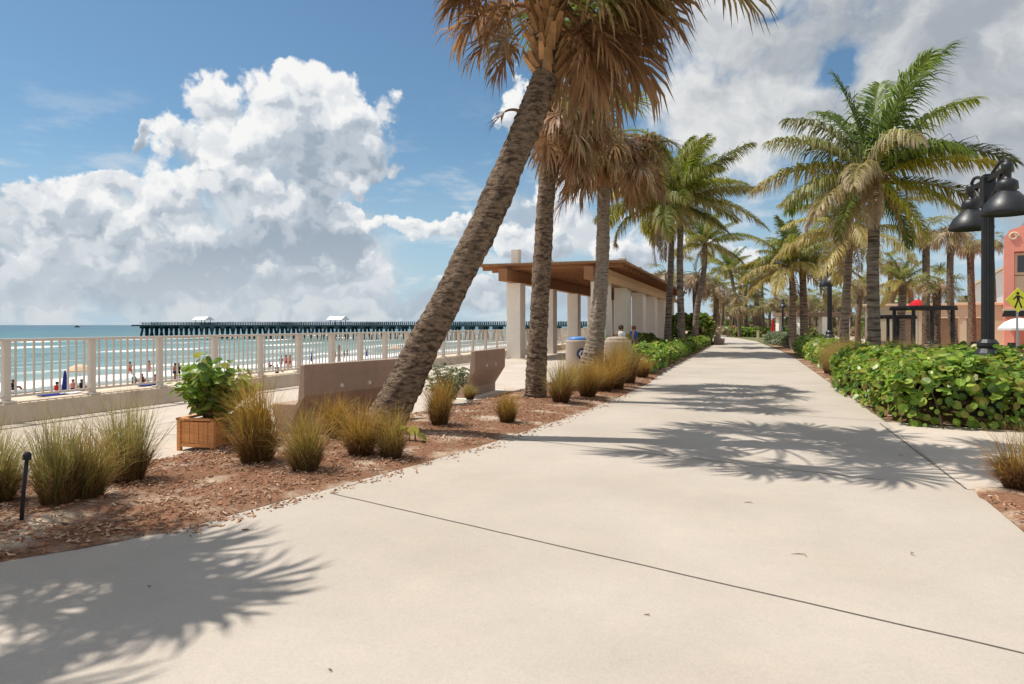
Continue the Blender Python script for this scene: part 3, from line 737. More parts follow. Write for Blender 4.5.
cpalm('coconut palm with drooping tan fronds in front of the tan wall', GC, [(899, 350), (900, 330), (902, 305), (903, 282)], 36, [.5, .22, .19, .17], CC, CD, 30, rz=.3, scale=.68)

# --- smaller sabals built once, copied
def sabal_variant(seed, ng, ny, nd, npl):
    rng = np.random.default_rng(seed); live, dead = MB(), MB()
    for kind, az, e0, dr, Lp, sz in rnd_fronds(rng, ng, ny, nd, npl):
        a = rad(az); org = (math.cos(a) * .12, math.sin(a) * .12, rng.uniform(-.3, .2))
        if kind == 'g': fan_leaf(live, org, a, rad(e0), rad(dr), Lp, sz, rgb((.55, GREEN), (.25, TAN)) * rng.uniform(.7, 1.1), rgb((.3, GREEN), (.6, TAN)), rng, n=24, hang=.5)
        elif kind == 'y': fan_leaf(live, org, a, rad(e0), rad(dr), Lp, sz, rgb((.4, GREEN), (.5, TAN)), TAN, rng, n=22, hang=.8)
        else: fan_leaf(dead, org, a, rad(e0), rad(dr), Lp, sz, (PALE if kind == 'p' else rgb((.5, BRN), (.5, TAN))) * rng.uniform(.7, 1.1), TAN * .9, rng, n=22, hang=1.2, spread=1.8, dead=True)
    return live, dead
SV = []
for i, (s, g, y, d, p) in enumerate(((61, 8, 6, 9, 16), (62, 5, 7, 9, 18), (63, 11, 6, 8, 10))):
    SV.append(sabal_variant(s, g, y, d, p))
def sabal_small(label, group, px, Y, radii, v, rz, scale=1.0, seed=0, m='bark'):
    pts = trunk_pts(px, Y); pts[0].z = -.05
    base = Vector((pts[0].x, pts[0].y, 0)); e = empty('sabal_palm', base); tag(e, label, 'palm tree', group)
    loc = [Vector(p) - base for p in pts]
    trunk_mesh('trunk', loc, radii, M[m], e, .14, .05, seed, step=.12, sides=10)
    for i, nm in enumerate(('crown', 'dead_fronds')):
        src = SV[v][i]
        if isinstance(src, MB):
            o = src.build(nm, M['fan'], e); SV[v] = tuple(o if j == i else SV[v][j] for j in range(2))
        else:
            o = src.copy(); COL.objects.link(o); setp(o, e)
        o.location = loc[-1]; o.rotation_euler = (0, 0, rz); o.scale = (scale,) * 3
    return e
GS = 'sabal palms among the buildings on the right'
for k, (lab, px, Y, r, v, rz, s) in enumerate([
    ('slim sabal palm with a straight brown trunk behind the black pergola', [(927, 350), (926, 320), (926, 280), (926, 232)], 33, .17, 0, 0, 1.0),
    ('shorter sabal palm with a green topped crown at the right of the pergola', [(936, 352), (936, 330), (937, 300), (938, 283)], 31, .17, 2, 1, .95),
    ('sabal palm with a thin curving trunk at the right end of the pergola', [(957, 350), (953, 330), (950, 290), (951, 228)], 30, .14, 1, 2, .95),
    ('sabal palm with a straight trunk standing in front of the tan wall doors', [(972, 342), (972, 320), (971, 280), (970, 243)], 40, .19, 0, 3, 1.0),
    ('sabal palm with a thick trunk far behind the black lamp post', [(993, 346), (993, 320), (992, 285), (990, 240)], 50, .24, 1, 4, 1.0),
    ('sabal palm with a pale crown left of the pergola behind the large coconut', [(912, 338), (912, 320), (911, 300), (910, 284)], 52, .2, 1, 5, 1.0),
    ('sabal palm with a drooping crown behind the twin lamp side coconuts', [(892, 342), (892, 320), (891, 290), (890, 262)], 48, .19, 2, 1.5, 1.0),
    ('sabal palm with a small dark crown between the large coconut and the lamp row', [(858, 342), (858, 320), (860, 300), (861, 285)], 55, .2, 0, 2.5, .95)]):
    sabal_small(lab, GS, px, Y, [r * 1.3, r, r * .95, r * .9], v, rz, s * .64, seed=k)
GL = 'sabal palms beyond the left hedge'
for k, (lab, px, Y, r, v, rz, s) in enumerate([
    ('sabal palm with a thick straight trunk behind the far twin coconut stems', [(697, 340), (697, 320), (696, 290), (697, 275)], 60, .33, 0, .5, 1.15),
    ('sabal palm with a bowed trunk curving up beside the sea grape bush', [(708, 335), (715, 320), (716, 300), (713, 283)], 62, .25, 1, 1.5, 1.1),
    ('sabal palm with a tan crown rising behind the pavilion end', [(668, 337), (668, 320), (667, 295), (667, 272)], 66, .25, 1, 2.5, 1.1)]):
    sabal_small(lab, GL, px, Y, [r * 1.2, r, r * .95, r * .9], v, rz, s, seed=30 + k)
# the crowd of sabals at the far end of the path
rf = random.Random(5)
slots = []
for i in range(74):
    px = rf.uniform(716, 850); Y = rf.uniform(85, 170)
    if px < 735: Y = rf.uniform(110, 180)
    slots.append((px, Y))
slots.sort(key=lambda s: -s[1])
for k, (px, Y) in enumerate(slots):
    top = HOR - F * (rf.uniform(4.0, 7.2) - CAMH) / Y
    bot = HOR + F * CAMH / Y
    lean = rf.uniform(-4, 4)
    sabal_small('sabal palm with tan skirted crown in the distant cluster at the path end', 'distant sabal palms crowded at the path end', [(px + lean, bot), (px + lean * .4, (top + bot) / 2), (px, top)], Y, [.26, .21, .2], k % 3, rf.uniform(0, 6), rf.uniform(.7, 1.0), seed=60 + k)
for k in range(12):
    px = rf.uniform(850, 1010); Y = rf.uniform(75, 130); zt = rf.uniform(4.5, 7.5)
    top = HOR - F * (zt - CAMH) / Y; bot = HOR + F * CAMH / Y
    sabal_small('sabal palm with tan skirted crown behind the tan building', 'distant sabal palms behind the tan building', [(px + 2, bot), (px, (top + bot) / 2), (px, top)], Y, [.26, .21, .2], k % 3, rf.uniform(0, 6), rf.uniform(.7, .95), seed=160 + k)

# ------------------------------------------------------------------ leafy plants
def round_leaves(mb, pos, nor, size, col, rng):
    """sea grape style round leaves"""
    N = len(pos); k = 8
    t = nrm(np.cross(nor, rng.normal(0, 1, (N, 3)))); b = np.cross(nor, t)
    a = np.linspace(0, 2 * PI, k, endpoint=False)
    rr = 1 - .12 * np.cos(2 * a)
    ring = pos[:, None, :] + (t[:, None, :] * (np.cos(a) * rr)[None, :, None] + b[:, None, :] * (np.sin(a))[None, :, None] * .92) * size[:, None, None] + nor[:, None, :] * (np.abs(np.sin(a)) ** 1.5)[None, :, None] * (size * .32 * rng.uniform(.3, 1.3, N))[:, None, None]
    V = np.concatenate([pos[:, None, :], ring], 1).reshape(-1, 3)
    C = np.repeat(col, k + 1, 0).reshape(N, k + 1, 3).copy(); C[:, 0] = C[:, 0] * .8 + np.array((.12, .15, .05)) * .5
    fs = []
    for i in range(N):
        o = i * (k + 1)
        fs += [(o, o + 1 + j, o + 1 + (j + 1) % k) for j in range(k)]
    mb.add(V, fs, C.reshape(-1, 3))
SG = np.array([(.24, .38, .04), (.29, .43, .05), (.16, .29, .035), (.37, .46, .08), (.11, .22, .035), (.42, .40, .08)])
def in_poly(x, y, poly):
    c = False; j = len(poly) - 1
    for i in range(len(poly)):
        xi, yi = poly[i]; xj, yj = poly[j]
        if (yi > y) != (yj > y) and x < (xj - xi) * (y - yi) / (yj - yi) + xi: c = not c
        j = i
    return c
def dist_edge(x, y, poly):
    p = Vector((x, y)); m = 9
    for i in range(len(poly)):
        a = Vector(poly[i]); b = Vector(poly[(i + 1) % len(poly)]); d = b - a
        f = max(0, min(1, (p - a).dot(d) / d.length_squared)); m = min(m, (p - a - d * f).length)
    return m
def hedge(name, label, cat, poly, h, n, size, pal, seed, m='seagrape', group=None, rough=.15, stems=60):
    """poly in world x,y; leaves fill the outer 0.35 m of a rounded, uneven mass"""
    rng = np.random.default_rng(seed); rr = random.Random(seed)
    xs = [p[0] for p in poly]; ys = [p[1] for p in poly]; cx, cy = sum(xs) / len(xs), sum(ys) / len(ys)
    e = empty(name, (cx, cy, 0)); tag(e, label, cat, group)
    pos, nor = [], []
    while len(pos) < n:
        x, y = rr.uniform(min(xs) - .15, max(xs) + .15), rr.uniform(min(ys) - .15, max(ys) + .15)
        inside = in_poly(x, y, poly); d = dist_edge(x, y, poly) * (1 if inside else -1)
        d += .14 * mnoise.noise(Vector((x * 1.7, y * 1.7, seed)))
        if d < 0: continue
        H = h * (1 + rough * mnoise.noise(Vector((x * .9, y * .9, seed + 3))) + rough * .7 * mnoise.noise(Vector((x * 2.7, y * 2.7, seed + 7))))
        H *= min(1, .62 + .38 * math.sqrt(min(1, d / .45)))
        side = d < .4 and rr.random() < .62
        if side:
            z = H * rr.random() ** .8
        else:
            z = H - abs(rr.gauss(0, .12)) * h
            if rr.random() < .12: z += rr.random() * .12
        if z < .02: continue
        pos.append((x - cx, y - cy, z))
        # outward normal
        ex = 1e-2
        gx = dist_edge(x + ex, y, poly) - dist_edge(x - ex, y, poly); gy = dist_edge(x, y + ex, poly) - dist_edge(x, y - ex, poly)
        g = np.array((-gx, -gy, 0)); g = g / (np.linalg.norm(g) + 1e-6)
        nor.append(g * (1.0 if side else .15) + np.array((0, 0, .55 if side else 1.0)) + rng.normal(0, .42, 3))
    pos = np.array(pos); nor = nrm(np.array(nor))
    col = pal[rng.integers(0, len(pal), n)] * rng.uniform(.6, 1.3, (n, 1))
    dry = rng.random(n) < .02; col[dry] = np.array((.36, .20, .07))
    mb = MB(); round_leaves(mb, pos, nor, size * rng.uniform(.45, 1.35, n), col, rng)
    sm = mb
    for i in range(stems):
        for _ in range(40):
            x, y = rr.uniform(min(xs), max(xs)), rr.uniform(min(ys), max(ys))
            if in_poly(x, y, poly) and dist_edge(x, y, poly) > .12: break
        else: continue
        q = Vector((x - cx, y - cy, 0)); tp = q + Vector((rr.gauss(0, .15), rr.gauss(0, .15), h * rr.uniform(.6, .9)))
        sm.tube([q, (q + tp) / 2 + Vector((rr.gauss(0, .05), rr.gauss(0, .05), 0)), tp], [.016, .012, .006], 5, (.16, .11, .07))
    mb.build('foliage', M[m], e)
    return e
hedge('sea_grape_hedge', 'broad leaved bright green sea grape hedge around the black lamp post', 'hedge', [(6.22, 11.2), (6.5, 10.75), (7.2, 10.55), (9, 10.3), (11.5, 10.3), (13, 12.5), (11.5, 16.5), (8.6, 18.3), (8.0, 17.0)], 1.06, 21000, .066, SG, 71, stems=120)
SG2 = SG * .85
def road_poly(u0, u1, t0, t1): return [tuple(P(u0, t0)[:2]), tuple(P(u1, t0)[:2]), tuple(P(u1, t1)[:2]), tuple(P(u0, t1)[:2])]
GH = 'low hedges lining the path'
hedge('clusia_hedge', 'low leafy green hedge along the left path edge in front of the twin palms', 'hedge', road_poly(-4.6, -2.95, 22.5, 40), .80, 9000, .085, SG * np.array((.9, .95, .9)), 72, group=GH)
hedge('clusia_hedge', 'low green hedge on the left further along, before the stone bench', 'hedge', road_poly(-4.4, -2.95, 41.5, 58), .75, 3500, .13, SG2, 73, group=GH)
hedge('sea_grape_hedge', 'darker sea grape bushes at the pavilion foot behind the left hedge', 'hedge', road_poly(-6.3, -5.0, 25.5, 42), 1.05, 4200, .10, SG * .55, 74)
hedge('clusia_hedge', 'bright green hedge on the right of the path past the tawny grass', 'hedge', road_poly(2.5, 4.4, 26.5, 43), .95, 7000, .095, SG * 1.05, 75, group=GH)
SIL = np.array([(.22, .25, .15), (.17, .21, .11), (.27, .29, .19), (.14, .18, .08)])
hedge('silver_hedge', 'silvery clipped hedge on the right before the far palms', 'hedge', [tuple(AT(764, 61)[:2]), tuple(AT(789, 47.5)[:2]), tuple(AT(803, 48.5)[:2]), tuple(AT(782, 63)[:2])], 1.0, 4500, .10, SIL, 76, group=GH, rough=.05)
hedge('sea_grape_bush', 'large round green bush beyond the left hedge by the bowed palm', 'bush', [(13.6, 56), (16.5, 56), (17.5, 60), (15, 62), (13.2, 60)], 2.4, 2200, .22, SG * .7, 77)
hedge('clusia_hedge', 'green hedge across the far end beside the path bend', 'hedge', [tuple(AT(733, 96)[:2]), tuple(AT(775, 90)[:2]), tuple(AT(778, 93)[:2]), tuple(AT(735, 99)[:2])], 1.2, 2500, .16, SG2, 78, group=GH)
# distant undergrowth below the far palms: one mass
def scrub(label, spots, n, size, pal, seed):
    rng = np.random.default_rng(seed); rr = random.Random(seed); pos = []; sz = []
    for i in range(n):
        px0, px1, Y0, Y1, h = spots[rr.randrange(len(spots))]
        Y = rr.uniform(Y0, Y1); x = (rr.uniform(px0, px1) - 512) / F * Y
        H = h * (.65 + .6 * mnoise.noise(Vector((x * .25, Y * .1, seed))) + .3 * mnoise.noise(Vector((x, Y, seed))))
        pos.append((x, Y, max(.05, H * rr.random() ** .6))); sz.append(size * Y / 90 * rr.uniform(.5, 1.3))
    pos = np.array(pos); nor = nrm(rng.normal(0, .7, (n, 3)) + np.array((0, -.3, .7)))
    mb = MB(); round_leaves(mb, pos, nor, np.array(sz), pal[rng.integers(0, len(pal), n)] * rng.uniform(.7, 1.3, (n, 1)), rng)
    o = mb.build('undergrowth', M['seagrape'], None); tag(o, label, 'undergrowth', kind='stuff')
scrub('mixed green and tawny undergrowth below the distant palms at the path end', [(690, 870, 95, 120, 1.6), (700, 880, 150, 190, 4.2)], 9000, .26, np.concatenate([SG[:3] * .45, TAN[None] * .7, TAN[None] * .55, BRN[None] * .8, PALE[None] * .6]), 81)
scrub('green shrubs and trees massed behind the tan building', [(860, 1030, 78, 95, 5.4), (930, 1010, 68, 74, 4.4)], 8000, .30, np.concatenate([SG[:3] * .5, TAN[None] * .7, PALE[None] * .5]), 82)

# planter with sea grape shrub
pp = G(200, 452); pl = empty('planter_box', (pp.x, pp.y + .28, .006), -.25)
pl.scale = (.84, .84, .95)
tag(pl, 'square orange brown wooden planter box holding the sea grape shrub', 'planter')
mb = MB()
for i in range(4):
    m_ = Matrix.Rotation(i * PI / 2, 4, 'Z')
    for k in range(7): mb.box(-.29 + k * .083, -.29 + k * .083 + .078, .285, .305 + .003 * (k % 2), .05, .40, None, m_)
mb.build('side_boards', M['planter'], pl, bevel=.004)
for sx in (-1, 1):
    for sy in (-1, 1):
        mb = MB(); mb.box(sx * .305 - .03, sx * .305 + .03, sy * .305 - .03, sy * .305 + .03, 0, .42); mb.build('corner_post', M['planter'], pl, bevel=.004)
mb = MB()
for i in range(4):
    m_ = Matrix.Rotation(i * PI / 2, 4, 'Z'); mb.box(-.345, .345, .265, .345, .421, .452, None, m_)
mb.build('rim', M['planter'], pl, bevel=.004)
mb = MB()
for i in range(4): mb.box(-.275, .275, .310, .324, .055, .10, None, Matrix.Rotation(i * PI / 2, 4, 'Z'))
mb.build('base_trim', M['planter'], pl, bevel=.004)
mb = MB(); mb.box(-.28, .28, -.28, .28, .06, .37); mb.build('soil', M['soil'], pl)
def shrub(label, loc, h, r, n, size, pal, seed, stems=9, name='sea_grape_shrub'):
    rng = np.random.default_rng(seed); rr = random.Random(seed)
    e = empty(name, loc); tag(e, label, 'shrub'); sm = MB(); pos, nor = [], []
    for i in range(stems):
        a = i * 2.4 + rr.uniform(-.3, .3); rad_ = r * rr.uniform(.3, 1.0); hh = h * rr.uniform(.55, 1.0) * (1 - .3 * rad_ / r)
        tip = Vector((math.cos(a) * rad_, math.sin(a) * rad_, hh)); q = Vector((math.cos(a) * .06, math.sin(a) * .06, 0))
        c = [q, q.lerp(tip, .4) + Vector((0, 0, .06)), tip]; cp = catmull(c, 10)
        sm = MB(); sm.tube(cp, [.014 - .0011 * j for j in range(10)], 5); sm.build('stem', M['wood_stem'], e)
        k = n // stems
        for j in range(k):
            f = .18 + .82 * (j / k); b = Vector(lerp_list(cp, f)); az = j * 2.4 + rr.uniform(-.5, .5)
            o = Vector((math.cos(az), math.sin(az), rr.uniform(-.1, .7))) * size * rr.uniform(.8, 2.0)
            pos.append(tuple(b + o)); nn = Vector(o).normalized() * .5 + Vector((0, 0, .6)); nor.append(np.array(nn) + rng.normal(0, .3, 3))
    pos = np.array(pos); nor = nrm(np.array(nor)); N = len(pos)
    mb = MB(); round_leaves(mb, pos, nor, size * rng.uniform(.6, 1.2, N), pal[rng.integers(0, len(pal), N)] * rng.uniform(.75, 1.25, (N, 1)), rng)
    mb.build('foliage', M['seagrape'], e)
    return e
shrub('round leaved sea grape shrub growing in the wooden planter box', Vector(pl.location) + Vector((.02, 0, .36)), 1.02, .62, 800, .066, SG * .85, 91, 20)
shrub('low round leaved shrub growing between the planter box and the tawny grass', G(243, 447), .78, .36, 260, .062, SG * .8, 94, 9)
shrub('grey green leafy shrub between the leaning palm and the second bench', G(447, 405) + Vector((0, 0, .0)), 1.15, .55, 700, .045, SIL * 1.1, 92, 22, name='leafy_shrub')
shrub('small sea grape seedling with round leaves at the leaning palm foot', G(411, 446) + Vector((0, 0, .06)), .22, .07, 5, .08, SG, 93, 2, name='seedling')

# ------------------------------------------------------------------ grass clumps
def clump_mesh(seed, n, h, spread, pal_lo, pal_hi, thatch=.55):
    rng = np.random.default_rng(seed); mb = MB(); up = np.array((0, 0, 1.0))
    lump = rng.uniform(0, 2 * PI, 7)
    a = rng.uniform(0, 2 * PI, n); rb = .15 * np.sqrt(rng.random(n))
    base = np.stack([np.cos(a) * rb, np.sin(a) * rb, np.zeros(n)], 1)
    a2 = a + rng.normal(0, .7, n); out = rng.random(n) ** 1.3 * spread * (.3 + .9 * rb / .15) * (1 + .35 * np.cos(3 * a + lump[0]))
    dh = np.stack([np.cos(a2), np.sin(a2), np.zeros(n)], 1)
    d0 = nrm(up + dh * (out * .5)[:, None] + rng.normal(0, .04, (n, 3))); d1 = nrm(up + dh * (out * 1.1)[:, None] + rng.normal(0, .08, (n, 3)))
    bend = rng.uniform(.5, 3.2, n); lean = np.array((rng.normal(0, .10), rng.normal(0, .10), 0)); d0 = nrm(d0 + lean * .5); d1 = nrm(d1 + lean)
    d2 = nrm(up * (1.0 - .45 * out[:, None] * bend[:, None]) + dh * (out * 1.9 * bend)[:, None] + rng.normal(0, .16, (n, 3)) + np.array((.10, -.03, 0)))
    ln = h * (.45 + .8 * rng.random(n) ** 1.1) * (1 + .12 * np.cos(2 * a + lump[1])); is_th = rng.random(n) < thatch; ln[is_th] *= rng.uniform(.4, .75, is_th.sum())
    d2[is_th] = nrm(d2[is_th] + dh[is_th] * .9 - up * .5); d1[is_th] = nrm(d1[is_th] + dh[is_th] * .35)
    side = nrm(np.cross(d0, dh + rng.normal(0, .8, (n, 3))))
    c = pal_lo[rng.integers(0, len(pal_lo), n)] * rng.uniform(.6, 1.4, (n, 1)); t = pal_hi[rng.integers(0, len(pal_hi), n)] * rng.uniform(.6, 1.4, (n, 1))
    c[is_th] = np.array((.19, .095, .045)) * rng.uniform(.5, 1.5, (is_th.sum(), 1)); t[is_th] = np.array((.36, .21, .10)) * rng.uniform(.5, 1.4, (is_th.sum(), 1))
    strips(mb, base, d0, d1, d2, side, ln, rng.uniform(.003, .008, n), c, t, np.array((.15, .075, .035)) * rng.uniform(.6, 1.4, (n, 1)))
    return mb
GLO = np.array([(.25, .29, .055), (.20, .25, .045), (.34, .27, .08), (.36, .23, .08)])
GHI = np.array([(.52, .46, .16), (.58, .42, .17), (.40, .40, .12), (.66, .53, .30)])
OLO = np.array([(.28, .21, .05), (.34, .21, .05), (.25, .24, .05)]); OHI = np.array([(.56, .28, .08), (.50, .35, .11), (.42, .37, .09), (.60, .40, .18)])
CL = []
OLO = OLO * np.array((1.15, 1.0, .8)); OHI = OHI * np.array((1.1, 1.0, .85))
for s, n, h, sp, lo, hi in ((1, 2400, .92, .55, GLO, GHI), (2, 2200, .90, .62, GLO, GHI), (3, 2300, .88, .6, OLO, OHI), (4, 2200, .9, .52, OLO, OHI), (5, 1900, .86, .75, GLO, OHI), (6, 2000, .95, .7, OLO, GHI), (7, 2600, .85, .85, OLO, OHI)):
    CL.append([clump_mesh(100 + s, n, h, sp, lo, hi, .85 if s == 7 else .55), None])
CV = [0]
def clump(label, loc, v, rz, s, sz=1.0, group='ornamental grass clumps in the mulch bed', name='grass_clump'):
    CV[0] += 1
    if CV[0] % 3 == 0 and v != 6: v = 4 if v < 2 else 5
    if CL[v][1] is None:
        o = CL[v][0].build(name, M['grass']); CL[v][1] = o
    else:
        o = CL[v][1].copy(); COL.objects.link(o)
    o.location = loc; k = CV[0]; o.rotation_euler = (.07 * math.sin(k * 2.1), .08 * math.cos(k * 1.3), rz); o.scale = (s * (.86 + .14 * math.sin(k * 1.7)), s * (.9 + .12 * math.cos(k * 2.3)), s * sz * (.88 + .08 * math.sin(k * 3.1)))
    tag(o, label, 'grass', group); return o
cl = [('half hidden grass clump cut by the left picture edge', (-8, 512), 0, 0, 1.0, .85),
      ('tall wide grass clump beside the short black stake', (58, 514), 0, 1, .95, 1.05),
      ('dense grass clump with dry thatch, right side of the stake clump', (84, 508), 1, 2, .9, 1.0),
      ('green tipped grass clump between the stake clump and the planter box', (127, 490), 1, 3, 1.05, 1.05),
      ('tawny grass clump just right of the wooden planter box', (257, 470), 3, 4, 1.1, 1.12),
      ('bright green grass clump in front of the first bench, left end', (306, 478), 1, 5, .9, 1.05),
      ('orange tipped grass clump in front of the middle of the first bench', (338, 445), 2, .8, .95, .85),
      ('grass clump at the near foot of the leaning palm, left part', (362, 462), 2, 1.9, .85, 1.0),
      ('grass clump at the near foot of the leaning palm, right part', (392, 464), 0, 2.9, .78, 1.0),
      ('orange tinged grass clump between the leaning palm and the second bench', (440, 432), 2, 3.3, 1.05, 1.0),
      ('small grass clump standing alone in front of the upright palm', (507, 428), 3, 4.4, .72, .85),
      ('orange grass clump in front of the pale flared palm trunk, left part', (561, 408), 2, 5.1, 1.2, .95),
      ('orange grass clump in front of the pale flared palm trunk, right part', (588, 402), 3, .4, 1.2, .82),
      ('tawny grass clump before the large concrete bin, nearest the path', (615, 394), 2, 1.4, 1.4, 1.05),
      ('tawny grass clump before the large concrete bin, behind another clump', (628, 388), 3, 2.2, 1.45, 1.05),
      ('orange grass clump hugging the pale flared palm trunk on its right', (604, 396), 2, 3.6, 1.25, .85),
      ('tawny grass clump right of the upright palm base, behind another clump', (575, 396), 3, 4.6, 1.15, .72),
      ('low tawny grass clump close to the upright palm base on its left', (470, 404), 3, 2.7, .65, .7),
      ('grass clump near the start of the left hedge', (642, 382), 2, 2.5, 1.0, .8)]
for lab, (x, y), v, rz, s, zs in cl:
    q = G(x, y - 3); q.z = .03; clump(lab, q, v, rz, s, zs)
clump('dark based orange grass clump in the corner bed by the side pavement', G(1020, 493) + Vector((0.0, 0, .03)), 6, .5, .95, .95, 'ornamental grass clumps right of the path')
clump('dry brown grass clump at the right picture edge behind the corner clump', G(1040, 478) + Vector((0, 0, .03)), 3, 1.5, .7, .9, 'ornamental grass clumps right of the path')
rg_ = random.Random(9)
for i in range(22):
    t = rg_.uniform(18.2, 26); u = 2.45 + rg_.random() * 2.6
    q = P(u, t, .02); clump('tawny feathery grass clump in the tall band beside the right path edge', q, 2 + i % 2, rg_.uniform(0, 6), rg_.uniform(1.1, 1.4), .95, 'tawny grass band right of the path')
for i in range(12):
    q = AT(rg_.uniform(885, 960), rg_.uniform(20, 26), .02)
    clump('olive grass clump growing between the sea grape hedge and the pergola', q, i % 2, rg_.uniform(0, 6), rg_.uniform(1.0, 1.3), 1.0, 'grass clumps before the pergola')

# stake
q = G(21, 528); e = empty('stake', (q.x, q.y, 0)); tag(e, 'short black stake leaning in the mulch at the left', 'stake')
mb = MB(); mb.tube([(0, 0, -.02), (.02, 0, .3), (.05, 0, .58)], [.016, .016, .015], 8); mb.build('post', M['blackdull'], e, smooth=True)
mb = MB(); mb.lathe([(.0, .62), (.02, .615), (.03, .60), (.03, .555), (.0, .55)], 10, None, (.05, 0, 0)); mb.build('cap', M['blackdull'], e)

# ------------------------------------------------------------------ railing
DR = 11.8
rt = []
def rail_t(px):
    Y = F * DR / (CT * (748 - px)); X = (px - 512) / F * Y; return UT(X, Y)[1]
t0 = rail_t(6); SP = rail_t(90) - t0
SP = (rail_t(299) - t0) / 5
ra = empty('railing', (0, 0, 0), RO); tag(ra, 'long cream metal railing with slim pickets on a low kerb above the beach', 'railing')
zk, zt = .34, 1.42
NP = 50; k0 = -3
ta = t0 + k0 * SP; tb = t0 + (NP - 1 + k0) * SP
mb = MB(); mb.box(-DR - .055, -DR + .055, ta - .1, tb + .1, zt - .05, zt); mb.build('top_rail', M['rail'], ra, bevel=.012)
post = None; panel = None
for i in range(NP):
    t = t0 + (i + k0) * SP
    if post is None:
        mb = MB(); mb.box(-.052, .052, -.052, .052, zk, zt - .051); mb.box(-.11, .11, -.11, .11, zk - .01, zk + .03)
        post = mb.build('post', M['rail'], ra, bevel=.006); o = post
        mb = MB(); n = 9
        for j in range(1, n + 1):
            y = SP * j / (n + 1); mb.box(-.014, .014, y - .014, y + .014, zk + .12, zt - .051)
        mb.box(-.022, .022, .061, SP - .054, zk + .08, zk + .12)
        panel = mb.build('picket_panel', M['rail'], ra); o2 = panel
    else:
        o = post.copy(); COL.objects.link(o); setp(o, ra); o2 = panel.copy() if i < NP - 1 else None
        if o2: COL.objects.link(o2); setp(o2, ra)
    o.location = (-DR, t, 0)
    if o2: o2.location = (-DR, t, 0)
kw = empty('kerb_wall', (0, 0, 0), RO); tag(kw, 'low rounded concrete kerb running under the beach railing', 'kerb')
mb = MB(); prof = [(-DR - .36, .009), (-DR - .36, .30), (-DR - .30, zk), (-DR + .06, zk), (-DR + .13, .32), (-DR + .24, .06), (-DR + .26, .009)]
k = 60; V = []
for i in range(k + 1):
    for p, z in prof: V.append((p, ta - 6 + (tb - ta + 8) * i / k, z))
n = len(prof)
mb.add(V, [(i * n + j, i * n + j + 1, (i + 1) * n + j + 1, (i + 1) * n + j) for i in range(k) for j in range(n - 1)]); mb.build('kerb_body', M['kerb'], kw)

# ------------------------------------------------------------------ benches
def bench(label, a, b, group):
    a = Vector(a); b = Vector(b); d = b - a; L = d.length; ang = math.atan2(d.y, d.x)
    e = empty('bench', (a.x, a.y, .012), ang); tag(e, label, 'bench', group)
    # local x along the bench, +y toward the sea
    prof = [(0, 1.06), (0, .60), (.26, .20), (.26, .0), (.62, .0), (.62, .16), (.72, .40), (.68, .46), (.20, .47), (.15, .52), (.10, 1.06)]
    mb = MB(); mb.prism(prof, 'x', 0, L); mb.build('bench_body', M['bench'], e, bevel=.015)
    for f in (.36, .66):
        mb = MB(); mb.tube([(L * f, .0, .70), (L * f, -.012, .70)], [.036, .03], 14); mb.build('plug', M['plug'], e)
    mb = MB(); mb.box(-.15, L + .15, .05, .85, -.008, .0); mb.build('base_slab', M['stucco'], e)
    return e
bench('brown concrete bench with two pale plugs behind the orange grass, left of the leaning palm', (-3.02, 9.95), (-1.96, 11.75), 'concrete benches facing the sea')
bench('brown concrete bench seen end on, right of the leaning palm', (-.82, 15.2), (-.17, 17.1), 'concrete benches facing the sea')

# ------------------------------------------------------------------ pavilion
pv0 = Vector((.2, 34.0)); pu, pt = UT(pv0.x, pv0.y)
pv = empty('pavilion', P(pu, pt, .006), RO); tag(pv, 'open beach pavilion with cream columns and a flat brown timber roof', 'pavilion')
W, SPC, NC = 4.25, 6.0, 6
for r_ in range(2):
    for i in range(NC):
        x = r_ * W; y = i * SPC; mb = MB()
        if r_ == 0: mb.box(x - .36, x + .36, y - .42, y + .42, 0, 3.715)
        else: mb.box(x - .36, x + .36, y - .5, y + .9, 0, 3.715)
        mb.box(x - .2, x + .2, y - .22, y + .22, 4.60, 5.4)
        mb.build('column', M['stucco'], pv, bevel=.02)
y0, y1 = -1.2, (NC - 1) * SPC + 1.3
for x, m_, wd_, ya in ((0, 'timber', .22, -1.95), (W - .14, 'timber', .21, -1.95), (W + .27, 'timber_pale', .195, -.9)):
    mb = MB(); mb.box(x - wd_, x + wd_, ya, y1, 3.72, 4.28); mb.build('beam', M[m_], pv, bevel=.01)
mb = MB(); mb.box(W + .56, W + .60, y0 + .3, y1, 3.62, 3.95); mb.build('fascia_board', M['timber_pale'], pv)
nb = 30
raf = None
for i in range(26):
    y = y0 + .15 + (y1 - y0 - .3) * i / 25
    if raf is None:
        mb = MB(); mb.box(-1.35, W + 1.25, -.05, .05, 4.285, 4.46); raf = mb.build('rafter', M['timber'], pv); o = raf
    else:
        o = raf.copy(); COL.objects.link(o); setp(o, pv)
    o.location = (0, y, 0)
mb = MB(); n = 46
for i in range(n):
    x0 = -1.5 + (W + 2.9) * i / n; w = (W + 2.9) / n
    mb.box(x0 + .006, x0 + w - .006, y0 - .35 + .05 * random.random(), y1 + .3, 4.465, 4.50 + .012 * random.random())
mb.build('roof_deck', M['timber'], pv)
mb = MB()
for i in range(62):
    y = y0 - .2 + (y1 - y0 + .4) * i / 61; mb.box(-1.55, W + 1.45, y - .06, y + .06, 4.52, 4.575 + .02 * random.random())
mb.build('top_slats', M['roof_slat'], pv)
